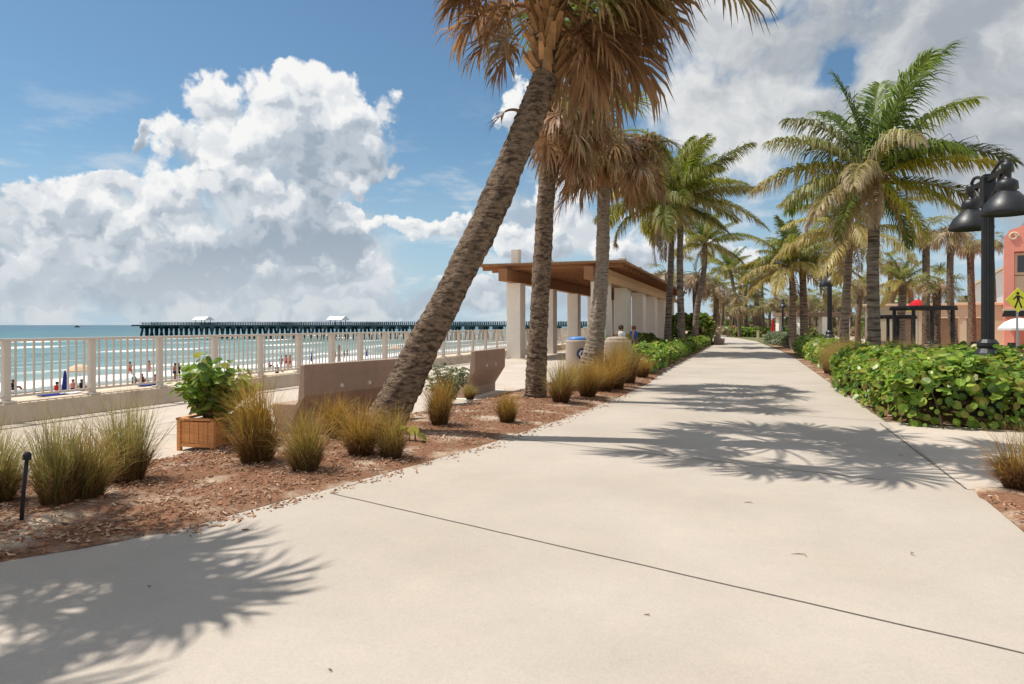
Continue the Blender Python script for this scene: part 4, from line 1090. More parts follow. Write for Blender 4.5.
# bins
def bin_(label, q, r, h, lid, sign):
    e = empty('litter_bin', q); tag(e, label, 'litter bin', 'concrete bins by the pavilion')
    mb = MB(); mb.lathe([(0, 0), (r * .96, 0), (r, .05), (r, h * .55), (r, h - .06), (r * .97, h - .02), (r * .80, h), (0, h)], 28); mb.build('drum', M['bin'], e, smooth=False)
    mb = MB(); mb.lathe([(r * .80, h + .002), (r * .82, h + .05), (r * .6, h + .10), (r * .32, h + .12), (r * .30, h + .04), (0, h + .03)], 24); mb.build('lid', M[lid], e, smooth=True)
    if sign:
        d = (Vector((0, 0, 0)) - Vector((q.x, q.y, 0))).normalized(); d = Matrix.Rotation(.45, 3, 'Z') @ d; s = Vector((-d.y, d.x, 0)); c = d * (r + .012) + Vector((0, 0, h * .58)); mb = MB()
        K = 24; R = .2
        ring = [c + s * R * math.cos(2 * PI * j / K) + Vector((0, 0, R * math.sin(2 * PI * j / K))) for j in range(K)]
        mb.add([tuple(x) for x in ring] + [tuple(x - d * .03) for x in ring], [tuple(range(K))] + [(j, j + K, (j + 1) % K + K, (j + 1) % K) for j in range(K)])
        sg = mb.build('recycling_disc', M['binsign'], e)
        mb = MB(); f0 = c + d * .004
        def pt(x, y): return tuple(f0 + s * x + Vector((0, 0, y)))
        for j in range(3):
            a = 2 * PI * j / 3
            def ro(x, y): return pt(x * math.cos(a) - y * math.sin(a), x * math.sin(a) + y * math.cos(a))
            mb.add([ro(-.075, -.105), ro(.03, -.105), ro(.03, -.058), ro(-.10, -.058)], [(0, 1, 2, 3)])
            mb.add([ro(.03, -.13), ro(.105, -.075), ro(.03, -.03)], [(0, 1, 2)])
        mb.build('recycling_arrows', M['white'], sg)
    return e
q = AT(577, 24.0, .006); bin_('round concrete recycling bin with a blue lid and recycling symbol', q, .40, 1.12, 'binblue', True)
q = AT(617, 22.6, .006); bin_('wide round concrete bin without a symbol right of the flared palm', q, .47, 1.14, 'bin', False)

# ------------------------------------------------------------------ lamps
def lamp():
    e = empty('street_lamp', (0, 0, 0)); 
    mb = MB(); mb.lathe([(0, 0), (.27, 0), (.27, .14), (.24, .2), (.2, .44), (.2, .88), (.235, .96), (.24, 1.06), (.20, 1.16), (.15, 1.24), (.165, 1.28), (.165, 1.34), (.115, 1.40), (0, 1.40)], 20); mb.build('base', M['black'], e, smooth=False)
    mb = MB(); n = 16; prof = []
    V = []
    for i, z in enumerate((1.10, 3.98)):
        for j in range(n * 2):
            a = PI * j / n; r = (.102 if j % 2 else .088) * (1 - .06 * i); V.append((r * math.cos(a), r * math.sin(a), z))
    k = 2 * n; mb.add(V, [(j, (j + 1) % k, k + (j + 1) % k, k + j) for j in range(k)] + [tuple(range(k, 2 * k))]); mb.build('post', M['black'], e)
    mb = MB(); mb.box(-.10, .10, -.10, .10, 3.72, 4.26); mb.box(-.08, .08, -.08, .08, 4.26, 4.30); mb.build('head_block', M['black'], e, bevel=.015)
    for s in (-1, 1):
        mb = MB(); mb.bar((0, s * .1, 4.20), (0, s * 1.02, 4.20), .07, .09)
        mb.tube([(0, s * .1, 3.82), (0, s * .28, 3.86), (0, s * .5, 3.98), (0, s * .68, 4.16)], [.05, .045, .042, .04], 8); mb.tube([(0, s * (.12 + .84 * math.sin(j / 8 * PI / 2)), 4.22 + .16 * math.sin(j / 8 * PI)) for j in range(9)], .03, 8); mb.build('arm', M['black'], e)
        mb = MB(); mb.lathe([(0, 4.30), (.075, 4.30), (.085, 4.25), (.085, 4.14), (.06, 4.12), (.06, 4.04), (.10, 4.02), (.15, 3.98), (.16, 3.86), (.125, 3.83), (.16, 3.81), (.21, 3.75), (.29, 3.67), (.345, 3.57), (.368, 3.50), (.372, 3.46), (.365, 3.455), (.33, 3.53), (.23, 3.68), (.1, 3.76), (0, 3.76)], 28, None, (0, s * .95, 0))
        h = mb.build('lamp_shade', M['black'], e, smooth=True)
        mb = MB(); mb.lathe([(0, 3.76), (.08, 3.74), (.12, 3.64), (.10, 3.56), (0, 3.53)], 14, None, (0, s * .95, 0)); mb.build('bulb', M['lampglass'], h, smooth=True)
    return e
lp = lamp(); GLm = 'black twin headed lamp posts along the path'
for i, (t, lab) in enumerate(((14.1, 'large black twin headed lamp post standing in the sea grape hedge'), (34.0, 'black twin headed lamp post between the coconut trunks, heads in line'), (76, 'tiny distant black lamp post beside the red umbrella'))):
    o = lp if i == 0 else copy_tree(lp)
    o.location = P((3.99, 3.5, 3.4)[i], t); o.rotation_euler = (0, 0, RO); tag(o, lab, 'street lamp', GLm)

# ------------------------------------------------------------------ pier and boats
pr0 = Vector((22, 218)); nd = Vector((-CT, ST)); ang = math.atan2(nd.y, nd.x)
pe = empty('pier', (pr0.x, pr0.y, 0), ang); tag(pe, 'long dark fishing pier on piles reaching out over the sea', 'pier')
LP = 181
mb = MB(); mb.box(-10, LP, -2.4, 2.4, 1.15, 1.75); mb.box(LP - 18, LP + 2, -4.5, 4.5, 1.152, 1.752); mb.build('deck', M['pier'], pe)
for sy in (-1, 1):
    mb = MB()
    for z in (2.2, 2.7): mb.box(-10, LP, sy * 2.3 - .06, sy * 2.3 + .06, z, z + .1)
    for i in range(244): mb.box(-10 + i * .78, -10 + i * .78 + .3, sy * 2.3 - .05, sy * 2.3 + .05, 1.75, 2.6 + .3 * random.random() ** 3)
    mb.build('guard_rail', M['pier'], pe)
bent = None
for i in range(36):
    x = 3 + i * 5.05
    if bent is None:
        mb = MB(); mb.box(-1.0, 1.0, -2.6, 2.6, .25, 1.15)
        for y, x in ((-1.7, -.9), (-.6, .5), (.6, -.5), (1.7, .9)): mb.tube([(x * 1.3, y * 1.4, -5), (x * .4, y, .5)], .42, 8)
        bent = mb.build('pile_bent', M['pierdark'], pe); o = bent
    else:
        o = bent.copy(); COL.objects.link(o); setp(o, pe)
    o.location = (x, 0, 0)
def shelter(lab, s):
    p = pr0 + nd * s; e = empty('pier_shelter', (p.x, p.y, 1.75), ang); tag(e, lab, 'shelter', 'white roofed shelters on the pier')
    mb = MB(); mb.prism([(-2.6, 1.7), (2.6, 1.7), (2.6, 1.85), (.4, 3.1), (-.4, 3.1), (-2.6, 1.85)], 'x', -3.2, 3.2); mb.build('roof', M['white'], e)
    for x in (-2.2, 2.2):
        for y in (-1.5, 1.5):
            mb = MB(); mb.box(x - .08, x + .08, y - .08, y + .08, 0, 1.7); mb.build('post', M['pierdark'], e)
def pier_s(px):
    k = (px - 512) / F; return (k * pr0.y - pr0.x) / (nd.x - k * nd.y)
shelter('white roofed shelter near the sea end of the pier', pier_s(203)); shelter('white roofed shelter nearer the middle of the pier', pier_s(338))
bt = empty('boat', (AT(77, 1500, SEAZ)), .4); tag(bt, 'tiny boat on the horizon at the left', 'boat')
mb = MB(); mb.prism([(-5, 1.8), (6.5, 2.2), (4.5, .0), (-4.6, -.2)], 'y', -1.5, 1.5); mb.build('hull', M['pierdark'], bt)
mb = MB(); mb.prism([(-2, 2.0), (2, 2.0), (1, 4), (-1.8, 4)], 'y', -1, 1); mb.build('cabin', M['pier'], bt)

# ------------------------------------------------------------------ people
def body_mesh(pose):
    J = {'pel': (0, 0, .93), 'spn': (0, .01, 1.12), 'cht': (0, .0, 1.32), 'nck': (0, 0, 1.47), 'hd': (0, -.02, 1.57), 'top': (0, -.01, 1.67)}
    R = {'pel': .145, 'spn': .125, 'cht': .145, 'nck': .055, 'hd': .085, 'top': .065}
    E = [('pel', 'spn'), ('spn', 'cht'), ('cht', 'nck'), ('nck', 'hd'), ('hd', 'top')]
    for s, x in (('l', 1), ('r', -1)):
        J['sh' + s] = (x * .17, 0, 1.40); J['el' + s] = (x * .23, .03, 1.12); J['wr' + s] = (x * .25, -.04, .88); J['hn' + s] = (x * .25, -.06, .78)
        J['hp' + s] = (x * .09, 0, .86); J['kn' + s] = (x * .10, -.01, .49); J['an' + s] = (x * .10, .02, .09); J['to' + s] = (x * .11, -.13, .04)
        R.update({'sh' + s: .06, 'el' + s: .043, 'wr' + s: .03, 'hn' + s: .035, 'hp' + s: .09, 'kn' + s: .058, 'an' + s: .04, 'to' + s: .035})
        E += [('cht', 'sh' + s), ('sh' + s, 'el' + s), ('el' + s, 'wr' + s), ('wr' + s, 'hn' + s), ('pel', 'hp' + s), ('hp' + s, 'kn' + s), ('kn' + s, 'an' + s), ('an' + s, 'to' + s)]
    if pose == 'sit':
        for k in J:
            x, y, z = J[k]; J[k] = (x, y, z - .78)
        for s, x in (('l', 1), ('r', -1)):
            J['kn' + s] = (x * .14, -.40, .38); J['an' + s] = (x * .13, -.62, .08); J['to' + s] = (x * .13, -.76, .06); J['hp' + s] = (x * .09, -.05, .13)
            J['el' + s] = (x * .24, -.05, .36); J['wr' + s] = (x * .2, -.28, .36); J['hn' + s] = (x * .17, -.36, .38)
    if pose == 'walk':
        for s, x in (('l', 1), ('r', -1)):
            J['kn' + s] = (x * .09, -.16 * x, .50); J['an' + s] = (x * .09, -.24 * x + .08, .10 + (.06 if x < 0 else 0)); J['to' + s] = (x * .09, -.24 * x - .08, .05 + (.02 if x < 0 else 0))
            J['wr' + s] = (x * .23, .2 * x, .92); J['hn' + s] = (x * .22, .26 * x, .84)
    ks = list(J); me = bpy.data.meshes.new('person_skeleton')
    me.from_pydata([J[k] for k in ks], [(ks.index(a), ks.index(b)) for a, b in E], [])
    o = bpy.data.objects.new('tmp', me); COL.objects.link(o)
    sk = o.modifiers.new('s', 'SKIN'); sk.use_smooth_shade = True
    for i, k in enumerate(ks):
        d = me.skin_vertices[0].data[i]; d.radius = (R[k], R[k] * (.75 if k in ('pel', 'spn', 'cht') else 1)); d.use_root = (k == 'pel')
    o.modifiers.new('u', 'SUBSURF').levels = 1
    bpy.context.view_layer.update()
    out = bpy.data.meshes.new_from_object(o.evaluated_get(bpy.context.evaluated_depsgraph_get()))
    bpy.data.objects.remove(o); return out, J
BODY = {p: body_mesh(p) for p in ('stand', 'sit', 'walk')}
HAIRM = {}
def person(label, loc, pose, skin, top, bottom, rz, hair='hair', group='people on the beach', s=1.0):
    me, J = BODY[pose]; e = empty('person', loc, rz); tag(e, label, 'person', group); e.scale = (s,) * 3
    b = bpy.data.objects.new('body', me.copy()); COL.objects.link(b); b.data.materials.clear(); b.data.materials.append(M[skin]); setp(b, e)
    hx, hy, hz = J['hd']
    mb = MB(); mb.lathe([(.0, .135), (.06, .125), (.10, .08), (.112, .02), (.10, -.04), (.085, -.05)], 12, None, (hx, hy + .02, hz)); mb.build('hair', M[hair], e, smooth=True)
    px, py, pz = J['pel']
    mb = MB(); mb.tube([(px, py, pz - .17), (px, py, pz - .05), (px, py, pz + .08)], [.19, .185, .165], 14, cap=False); mb.build('swimwear', cloth(bottom), e, smooth=True)
    if top:
        cx, cy, cz = J['cht']; mb = MB(); mb.tube([(cx, cy, cz - .26), (cx, cy, cz - .1), (cx, cy, cz + .05), (cx, cy, cz + .12)], [.165, .175, .19, .12], 14, cap=False); mb.build('shirt', cloth(top), e, smooth=True)
    return e
def bpt(px, py):
    z = -3.2
    for _ in range(6):
        q = G(px, py, z); z = beach_z(-UT(q.x, q.y)[0])
    q.z = z - .0; return q
for lab, px, py, pose, sk, tp, bo, rz, ha in [
    ('person sitting alone on the sand at the far left of the beach', 13, 391, 'sit', 'skin2', 'black', 'navy', 2.6, 'hair'),
    ('person in red sitting by the blue closed umbrella', 57, 394, 'sit', 'skin', 'red', 'red', 2.8, 'hair'),
    ('person sitting right of the blue closed umbrella, nearer it', 73, 391, 'sit', 'skin', 'pink', 'black', 2.2, 'hairred'),
    ('dark haired person sitting right of the blue closed umbrella near the railing post', 82, 391, 'sit', 'skin2', 'black', 'black', 3.0, 'hair'),
    ('person walking at the water edge between two railing posts', 130, 378, 'walk', 'skin', None, 'red', 1.2, 'hair'),
    ('person standing at the water edge left of the tall bather', 149, 376, 'stand', 'skin', None, 'pink', 3.0, 'hair'),
    ('tall bather in dark shorts standing left of the planter shrub', 175, 382, 'stand', 'skin2', None, 'navy', 2.5, 'hair'),
    ('bather in a dark shirt beside the tall bather', 178.5, 382, 'stand', 'skin', 'black', 'black', 3.4, 'hair'),
    ('person sitting in a pair on the sand, left one', 134, 384, 'sit', 'skin', 'teal', 'navy', 2.9, 'hair'),
    ('person sitting in a pair on the sand, right one', 142, 384, 'sit', 'skin2', 'black', 'navy', 2.6, 'hairred'),
    ('person in red sitting near the blue towel', 155, 385, 'sit', 'skin', 'red', 'navy', 2.7, 'hair'),
    ('bather in the left of the group seen left of the first bench', 269, 368, 'sit', 'skin2', 'red', 'black', 2.4, 'hair'),
    ('dark clothed person standing in the group left of the first bench', 281, 371, 'stand', 'skin2', 'navy', 'black', 2.2, 'hair'),
    ('person in pink standing in the group left of the first bench', 286, 370, 'stand', 'skin', 'pink', 'red', 3.3, 'hair'),
    ('bather in red shorts at the right of the group left of the first bench', 290, 370, 'stand', 'skin', None, 'red', 2.8, 'hairred'),
    ('person sitting in front of the group left of the first bench', 277, 373, 'sit', 'skin2', 'black', 'navy', 2.4, 'hair'),
    ('person in dark clothes standing left of the brown beach post', 335, 361, 'stand', 'skin2', 'black', 'black', 2.5, 'hair'),
    ('person in navy standing right of the brown beach post', 344, 360, 'stand', 'skin2', 'navy', 'black', 2.5, 'hair'),
    ('bather walking in the shallows far along the beach', 347, 359, 'walk', 'skin', 'navy', 'black', 1.5, 'hair')]:
    person(lab, bpt(px, py), pose, sk, tp, bo, rz, ha)
person('dark haired person in a white shirt standing behind the wide concrete bin', AT(621, 27.5, .006), 'stand', 'skin2', 'white', 'navy', .4, 'hair', 'people by the pavilion', .97)
person('auburn haired person in a blue shirt at the pavilion side', AT(634, 31.5, .006), 'stand', 'skin', 'blue', 'navy', 1.2, 'hairred', 'people by the pavilion', .95)

def closed_umbrella(label, q, h, m, group=None):
    e = empty('beach_umbrella', q); tag(e, label, 'umbrella', group)
    mb = MB(); mb.tube([(0, 0, -.05), (0, 0, h)], .022, 6); mb.build('pole', M['metal'], e)
    mb = MB(); V = [(.03, h + .02), (.07, h - .15), (.13, h * .6), (.17, h * .3), (.12, h * .2), (.03, h * .2)]
    n = 12; k = len(V); vv = []
    for r, z in V:
        for j in range(n): rr = r * (1.2 if j % 2 else .8); vv.append((rr * math.cos(2 * PI * j / n), rr * math.sin(2 * PI * j / n), z))
    mb.add(vv, [(i * n + j, i * n + (j + 1) % n, (i + 1) * n + (j + 1) % n, (i + 1) * n + j) for i in range(k - 1) for j in range(n)]); mb.build('canopy', M[m], e)
    return e
GU = 'umbrellas on the beach'
closed_umbrella('closed dark blue umbrella among sunbathers at the left of the beach', bpt(65, 395), 1.75, 'bluecloth', GU)
closed_umbrella('closed dark blue umbrella seen above the left end of the first bench', bpt(312, 364), 1.65, 'bluecloth', GU)
closed_umbrella('closed blue umbrella seen above the right end of the first bench', bpt(367, 358), 1.5, 'bluecloth', GU)
def open_umbrella(label, q, m, r=1.1, h=2.0, group=None):
    e = empty('beach_umbrella', q); tag(e, label, 'umbrella', group)
    mb = MB(); mb.tube([(0, 0, -.05), (0, 0, h + .05)], .025, 6); mb.build('pole', M['metal'], e)
    mb = MB(); mb.lathe([(0, h), (r * .35, h - .06), (r * .7, h - .22), (r, h - .5), (r * .99, h - .6), (r * .97, h - .6), (r * .97, h - .5), (r * .68, h - .25), (0, h - .03)], 10); mb.build('canopy', M[m], e)
    return e
open_umbrella('open beige beach umbrella standing near the surf', bpt(80, 388), 'beige', 1.0, 1.95, GU)
open_umbrella('distant open beige umbrella near the leaning palm', bpt(395, 357), 'beige', 1.2, 1.9, GU)
bp = empty('beach_post', bpt(339, 362)); tag(bp, 'tall brown post standing on the beach', 'post')
mb = MB(); mb.tube([(0, 0, -.1), (0, 0, 2.4)], [.14, .12], 10); mb.build('shaft', M['tandark'], bp); mb = MB(); mb.box(-.3, .3, -.03, .03, 1.9, 2.2); mb.build('board', M['tandark'], bp)
for lab, px, py, m_ in (('dark blue towel spread left of the blue umbrella', 49, 396, 'bluecloth'), ('dark towel under the person in red', 56, 396, 'bluecloth'), ('white and blue towel right of the blue umbrella', 72, 394, 'white'), ('blue towel by the person in red sitting alone', 147, 386, 'bluecloth')):
    q = bpt(px, py); q.z += .10; mb = MB(); k = 8
    V = [(-.45 + .9 * i / k, y, .02 * math.sin(i * 1.7 + y)) for y in (-.9, 0, .9) for i in range(k + 1)]
    V += [(x, y, z - .025) for x, y, z in V]; n = k + 1; fs = [(j * n + i, j * n + i + 1, (j + 1) * n + i + 1, (j + 1) * n + i) for j in range(2) for i in range(k)]
    fs += [tuple(3 * n + x for x in f[::-1]) for f in fs]; mb.add(V, fs); o = mb.build('beach_towel', M[m_], None, loc=q, rz=RO + .3); tag(o, lab, 'towel', 'towels on the beach')

# ------------------------------------------------------------------ right side: pergola, bins, signs, buildings
def pergola(label, c, w, d, h, rz):
    e = empty('pergola', c, rz); tag(e, label, 'pergola', 'black pergolas')
    for x in (-w / 2, w / 2):
        for y in (-d / 2, d / 2):
            mb = MB(); mb.box(x - .05, x + .05, y - .05, y + .05, 0, h); mb.build('post', M['blackdull'], e)
    for y in (-d / 2, d / 2):
        mb = MB(); mb.box(-w / 2 - .2, w / 2 + .2, y - .05, y + .05, h + .001, h + .11); mb.build('beam', M['blackdull'], e)
    for i in range(7):
        x = -w / 2 + w * i / 6; mb = MB(); mb.box(x - .04, x + .04, -d / 2 - .2, d / 2 + .2, h + .112, h + .18); mb.build('rafter', M['blackdull'], e)
    return e
q = AT(923, 28, 0); pergola('black metal pergola with a flat slatted top in front of the tan wall', q, 1.75, 1.1, 2.25, .15)
q = AT(893, 33, 0); pergola('lower black pergola half hidden by the large coconut trunk', q, 1.3, 1.0, 1.95, .15)
def litter(label, q, m_):
    e = empty('trash_can', q); tag(e, label, 'trash can', 'grey trash cans by the pergola')
    mb = MB(); mb.lathe([(0, 0), (.25, 0), (.28, .8), (.28, .82), (0, .82)], 18); mb.build('can', M[m_], e)
    mb = MB(); mb.lathe([(.29, .821), (.3, .86), (.22, .95), (0, .98)], 18); mb.build('lid', M['blackdull'], e); return e
litter('grey trash can with a black lid right of the large coconut trunk', AT(884, 28.5, 0), 'bin'); litter('brown trash can with a black lid under the pergola', AT(915, 24, 0), 'stone')
litter('grey trash can with a black lid behind the pergola posts', AT(932, 30, 0), 'bin')
e = open_umbrella('red and yellow cafe umbrella showing above the black pergola', AT(918, 44, 0), 'red', .62, 3.3, None)
mb = MB(); mb.lathe([(.60, 2.82), (.63, 2.80), (.65, 2.55), (.63, 2.54)], 10); mb.build('yellow_valance', M['sign'], e)

# tan building
tb_ = empty('tan_building', AT(940, 46, 0), -.56); tag(tb_, 'long low tan building with brown doors behind the sabal palms', 'building')
mb = MB(); mb.box(-4.5, 4.6, 0, 7, 0, 2.95); mb.build('wall', M['tan'], tb_)
mb = MB(); mb.box(-4.65, 4.75, -.15, 7.1, 2.953, 3.12); mb.build('parapet_cap', M['cream'], tb_, bevel=.02)
for x, w in ((.35, 1.3), (1.95, .9), (-2.2, 1.1)):
    mb = MB(); mb.box(x - w / 2, x + w / 2, -.04, .05, 0.02, 2.1); d_ = mb.build('door', M['tandark'], tb_, bevel=.01)
    mb = MB(); mb.tube([(x + w * .38, -.07, 1.0), (x + w * .38, -.07, 1.15)], .02, 6); mb.build('handle', M['metal'], d_)
    mb = MB(); mb.box(x - w / 2 - .09, x + w / 2 + .09, -.055, -.003, 2.103, 2.2); mb.build('door_frame', M['cream'], d_)
# coral building
cb = empty('coral_building', AT(1004, 37, 0), -.62); tag(cb, 'coral pink building with a scrolled gable, recessed window and cream panel', 'building')
H = 6.02
mb = MB()
mb.box(0, .45, 0, 10, 0, H); mb.box(1.5, 18, 0, 10, 0, H); mb.box(.45, 1.5, 0, 10, 5.6, H); mb.box(.45, 1.5, .5, 10, 0, 5.6)
mb.build('wall', M['coral'], cb)
g = [(0, H + .002), (0, H + .35), (.25, H + .75), (.8, H + .95), (1.6, H + .9), (18, H + .9), (18, H + .002)]
mb = MB(); mb.prism(g, 'y', .0, .35); mb.build('scrolled_gable', M['coral'], cb)
mb = MB(); mb.tube([(.42 + .22 * math.cos(a) * (1 - a / 14), -.03, H + .40 + .22 * math.sin(a) * (1 - a / 14)) for a in [i * .45 for i in range(18)]], .05, 6); mb.build('scroll_ornament', M['cream'], cb)
mb = MB(); mb.box(.47, 1.48, .30, .49, 2.6, 4.3); mb.build('cream_panel', M['cream'], cb)
mb = MB(); mb.box(.47, 1.48, .34, .48, 4.35, 5.55); w_ = mb.build('window', M['cream'], cb)
for i in range(5):
    x = 3.6 + i * 2.8; mb = MB(); mb.box(x, x + 1.3, -.05, -.003, 4.1, 5.7); fw = mb.build('window', M['cream'], cb)
    mb = MB(); mb.box(x + .1, x + 1.2, -.075, -.053, 4.2, 5.6); mb.build('pane', M['glass'], fw)
mb = MB(); mb.box(.6, 1.35, .31, .335, 4.5, 5.4); mb.build('pane', M['glass'], w_)
mb = MB(); mb.box(-.1, 18.1, -.12, -.003, 2.42, 2.54); mb.build('string_course', M['cream'], cb)
mb = MB(); mb.prism([(.3, H + .2), (17.9, H + .2), (15.5, H + 4.2), (2.6, H + 4.2)], 'y', .36, 8); mb.build('grey_roof', M['greyroof'], cb)
mb = MB(); mb.box(2.4, 15.7, .2, 8.1, H + 4.203, H + 4.5); mb.build('red_eave', M['redtile'], cb)
mb = MB(); mb.prism([(-.1, 2.1), (.0, 2.4), (17.9, 2.4), (17.9, 2.1)], 'y', -1.5, -.13); mb.build('awning', M['blackdull'], cb)
# white gabled wing
wg = empty('white_gabled_house', AT(988, 60, 0), -.62); tag(wg, 'small white house with a sloping tiled gable left of the coral building', 'building')
mb = MB(); mb.prism([(-1.2, 0), (5, 0), (5, 6.8), (1.3, 6.6), (-1.2, 5.0)], 'y', 0, 6); mb.build('wall', M['white'], wg)
mb = MB(); mb.prism([(-1.5, 4.85), (1.3, 6.66), (5, 6.86), (5, 7.06), (1.3, 6.9), (-1.55, 5.05)], 'y', -.3, 6.2); mb.build('roof', M['cream'], wg)
# crossing sign
sg = empty('crossing_sign', AT(1018, 25, 0)); tag(sg, 'yellow diamond pedestrian crossing sign before the coral building', 'sign')
zc = ZY(300, 25); mb = MB(); R = .46
mb.prism([(0, zc - R), (R, zc), (0, zc + R), (-R, zc)], 'y', -.02, .0); mb.build('plate', M['sign'], sg)
mb = MB(); mb.tube([(0, .04, 0), (0, .04, zc + .2)], .035, 8); mb.build('pole', M['metal'], sg)
mb = MB(); yy0, yy1 = -.028, -.0205
K = 12; mb.prism([(.055 * math.cos(2 * PI * j / K) - .02, zc + .24 + .055 * math.sin(2 * PI * j / K)) for j in range(K)], 'y', yy0, yy1)
mb.prism([(-.08, zc + .17), (.05, zc + .17), (.045, zc - .03), (-.05, zc - .03)], 'y', yy0, yy1)
mb.prism([(-.052, zc - .031), (.0, zc - .031), (-.10, zc - .30), (-.16, zc - .28)], 'y', yy0, yy1); mb.prism([(.001, zc - .031), (.045, zc - .031), (.15, zc - .27), (.09, zc - .30)], 'y', yy0, yy1)
mb.prism([(.051, zc + .16), (.06, zc + .10), (.17, zc + .03), (.19, zc + .06)], 'y', yy0, yy1); mb.prism([(-.081, zc + .16), (-.082, zc + .09), (-.17, zc + .0), (-.20, zc + .03)], 'y', yy0, yy1)
mb.build('walking_figure', M['blackdull'], sg)
# cafe tables and chairs
def table(label, q):
    e = empty('cafe_table', q); tag(e, label, 'table', 'cafe tables before the coral building')
    mb = MB(); mb.lathe([(0, .72), (.42, .72), (.42, .75), (0, .75)], 20); mb.build('tabletop', M['blackdull'], e)
    mb = MB(); mb.tube([(0, 0, .02), (0, 0, .72)], .03, 8); mb.lathe([(0, 0), (.25, 0), (.22, .03), (0, .03)], 14); mb.build('pedestal', M['blackdull'], e)
def chair(label, q, rz):
    e = empty('cafe_chair', q, rz); tag(e, label, 'chair', 'cafe chairs before the coral building')
    mb = MB(); mb.box(-.21, .21, -.21, .21, .43, .46); mb.build('seat', M['blackdull'], e)
    mb = MB(); mb.box(-.21, .21, .185, .21, .60, .88); mb.build('backrest', M['blackdull'], e)
    for x in (-.19, .19):
        for y in (-.19, .197):
            mb = MB(); mb.tube([(x, y, 0), (x, y, .43 if y < 0 else .86)], .013, 6); mb.build('leg', M['blackdull'], e)
for i, (px, Y) in enumerate(((993, 30), (1008, 29))):
    q = AT(px, Y, .014); table(('dark cafe table nearer the lamp post', 'dark cafe table nearer the crossing sign')[i], q)
    for j, a in enumerate((.3, 3.4)):
        chair('dark cafe chair at the %s of the table nearer the %s' % (('far side', 'near side')[j], ('lamp post', 'crossing sign')[i]), q + Vector((-math.sin(a) * .65, math.cos(a) * .65, 0)), a)
open_umbrella('white cafe umbrella under the crossing sign', AT(1019, 33, 0), 'white', .85, 2.0)
# far things
closed_umbrella('closed red umbrella standing beyond the silvery hedge', AT(773, 70, 0), 2.3, 'red')['category'] = 'umbrella'
fp = empty('far_pavilion', AT(812, 72, 0), .2); tag(fp, 'distant open shelter with cream columns and a brown roof', 'shelter')
mb = MB(); mb.box(-3.2, 3.2, -2.2, 2.2, 2.5, 2.95); mb.build('roof', M['tandark'], fp, bevel=.03)
for x in (-2.6, 0, 2.6):
    for y in (-1.8, 1.8):
        mb = MB(); mb.box(x - .3, x + .3, y - .3, y + .3, 0, 2.5); mb.build('column', M['stucco'], fp)
mb = MB(); mb.box(-2.9, 2.9, -2.1, 2.1, 0, .1); mb.build('floor_slab', M['stone'], fp)
e = empty('stone_bench', AT(719, 58, .01), RO); tag(e, 'low brown stone bench block at the end of the left hedge', 'bench')
mb = MB(); mb.prism([(-.4, 0), (.4, 0), (.45, .5), (.1, .5), (.1, .95), (-.1, .95), (-.4, .5)], 'y', -1.2, 1.2, None); mb.build('bench_block', M['stone'], e, bevel=.03)
e = empty('marker_post', AT(758, 70, 0), RO); tag(e, 'small cream post at the corner of the silvery hedge', 'post')
mb = MB(); mb.box(-.12, .12, -.12, .12, 0, 1.0); mb.build('shaft', M['cream'], e, bevel=.02); mb = MB(); mb.box(-.15, .15, -.15, .15, 1.002, 1.06); mb.build('cap', M['cream'], e)
mb = MB(); e = empty('toilet_block', AT(652, 82, 0), RO); tag(e, 'small grey building seen past the end of the pavilion', 'building')
mb.box(-1.6, 1.6, -2, 2, 0, 2.5); mb.build('wall', M['greyroof'], e); mb = MB(); mb.box(-1.8, 1.8, -2.2, 2.2, 2.502, 2.65); mb.build('roof', M['stone'], e)
mb = MB(); mb.box(-.3, .5, -2.03, -1.98, 1.2, 2.0); mb.build('window', M['glass'], e)

# ------------------------------------------------------------------ light and sky
sund = Vector((-2.9, .8, 6.0)).normalized()
sl = bpy.data.lights.new('sun', 'SUN'); sl.energy = 5.0; sl.angle = rad(.53); sl.color = (1, .95, .87)
so = bpy.data.objects.new('sun', sl); COL.objects.link(so); so.rotation_euler = sund.to_track_quat('Z', 'Y').to_euler(); so.location = (-10, 5, 30)

wd = bpy.data.worlds.new('World'); sc.world = wd; wd.use_nodes = True
N, L = wd.node_tree.nodes, wd.node_tree.links
bg = N['Background']; bg.inputs['Strength'].default_value = .1
sky = N.new('ShaderNodeTexSky'); sky.sky_type = 'NISHITA'; sky.sun_disc = False
sky.sun_elevation = math.asin(sund.z); sky.sun_rotation = math.atan2(sund.x, sund.y)
sky.air_density = 1.0; sky.dust_density = .6; sky.ozone_density = 2.0

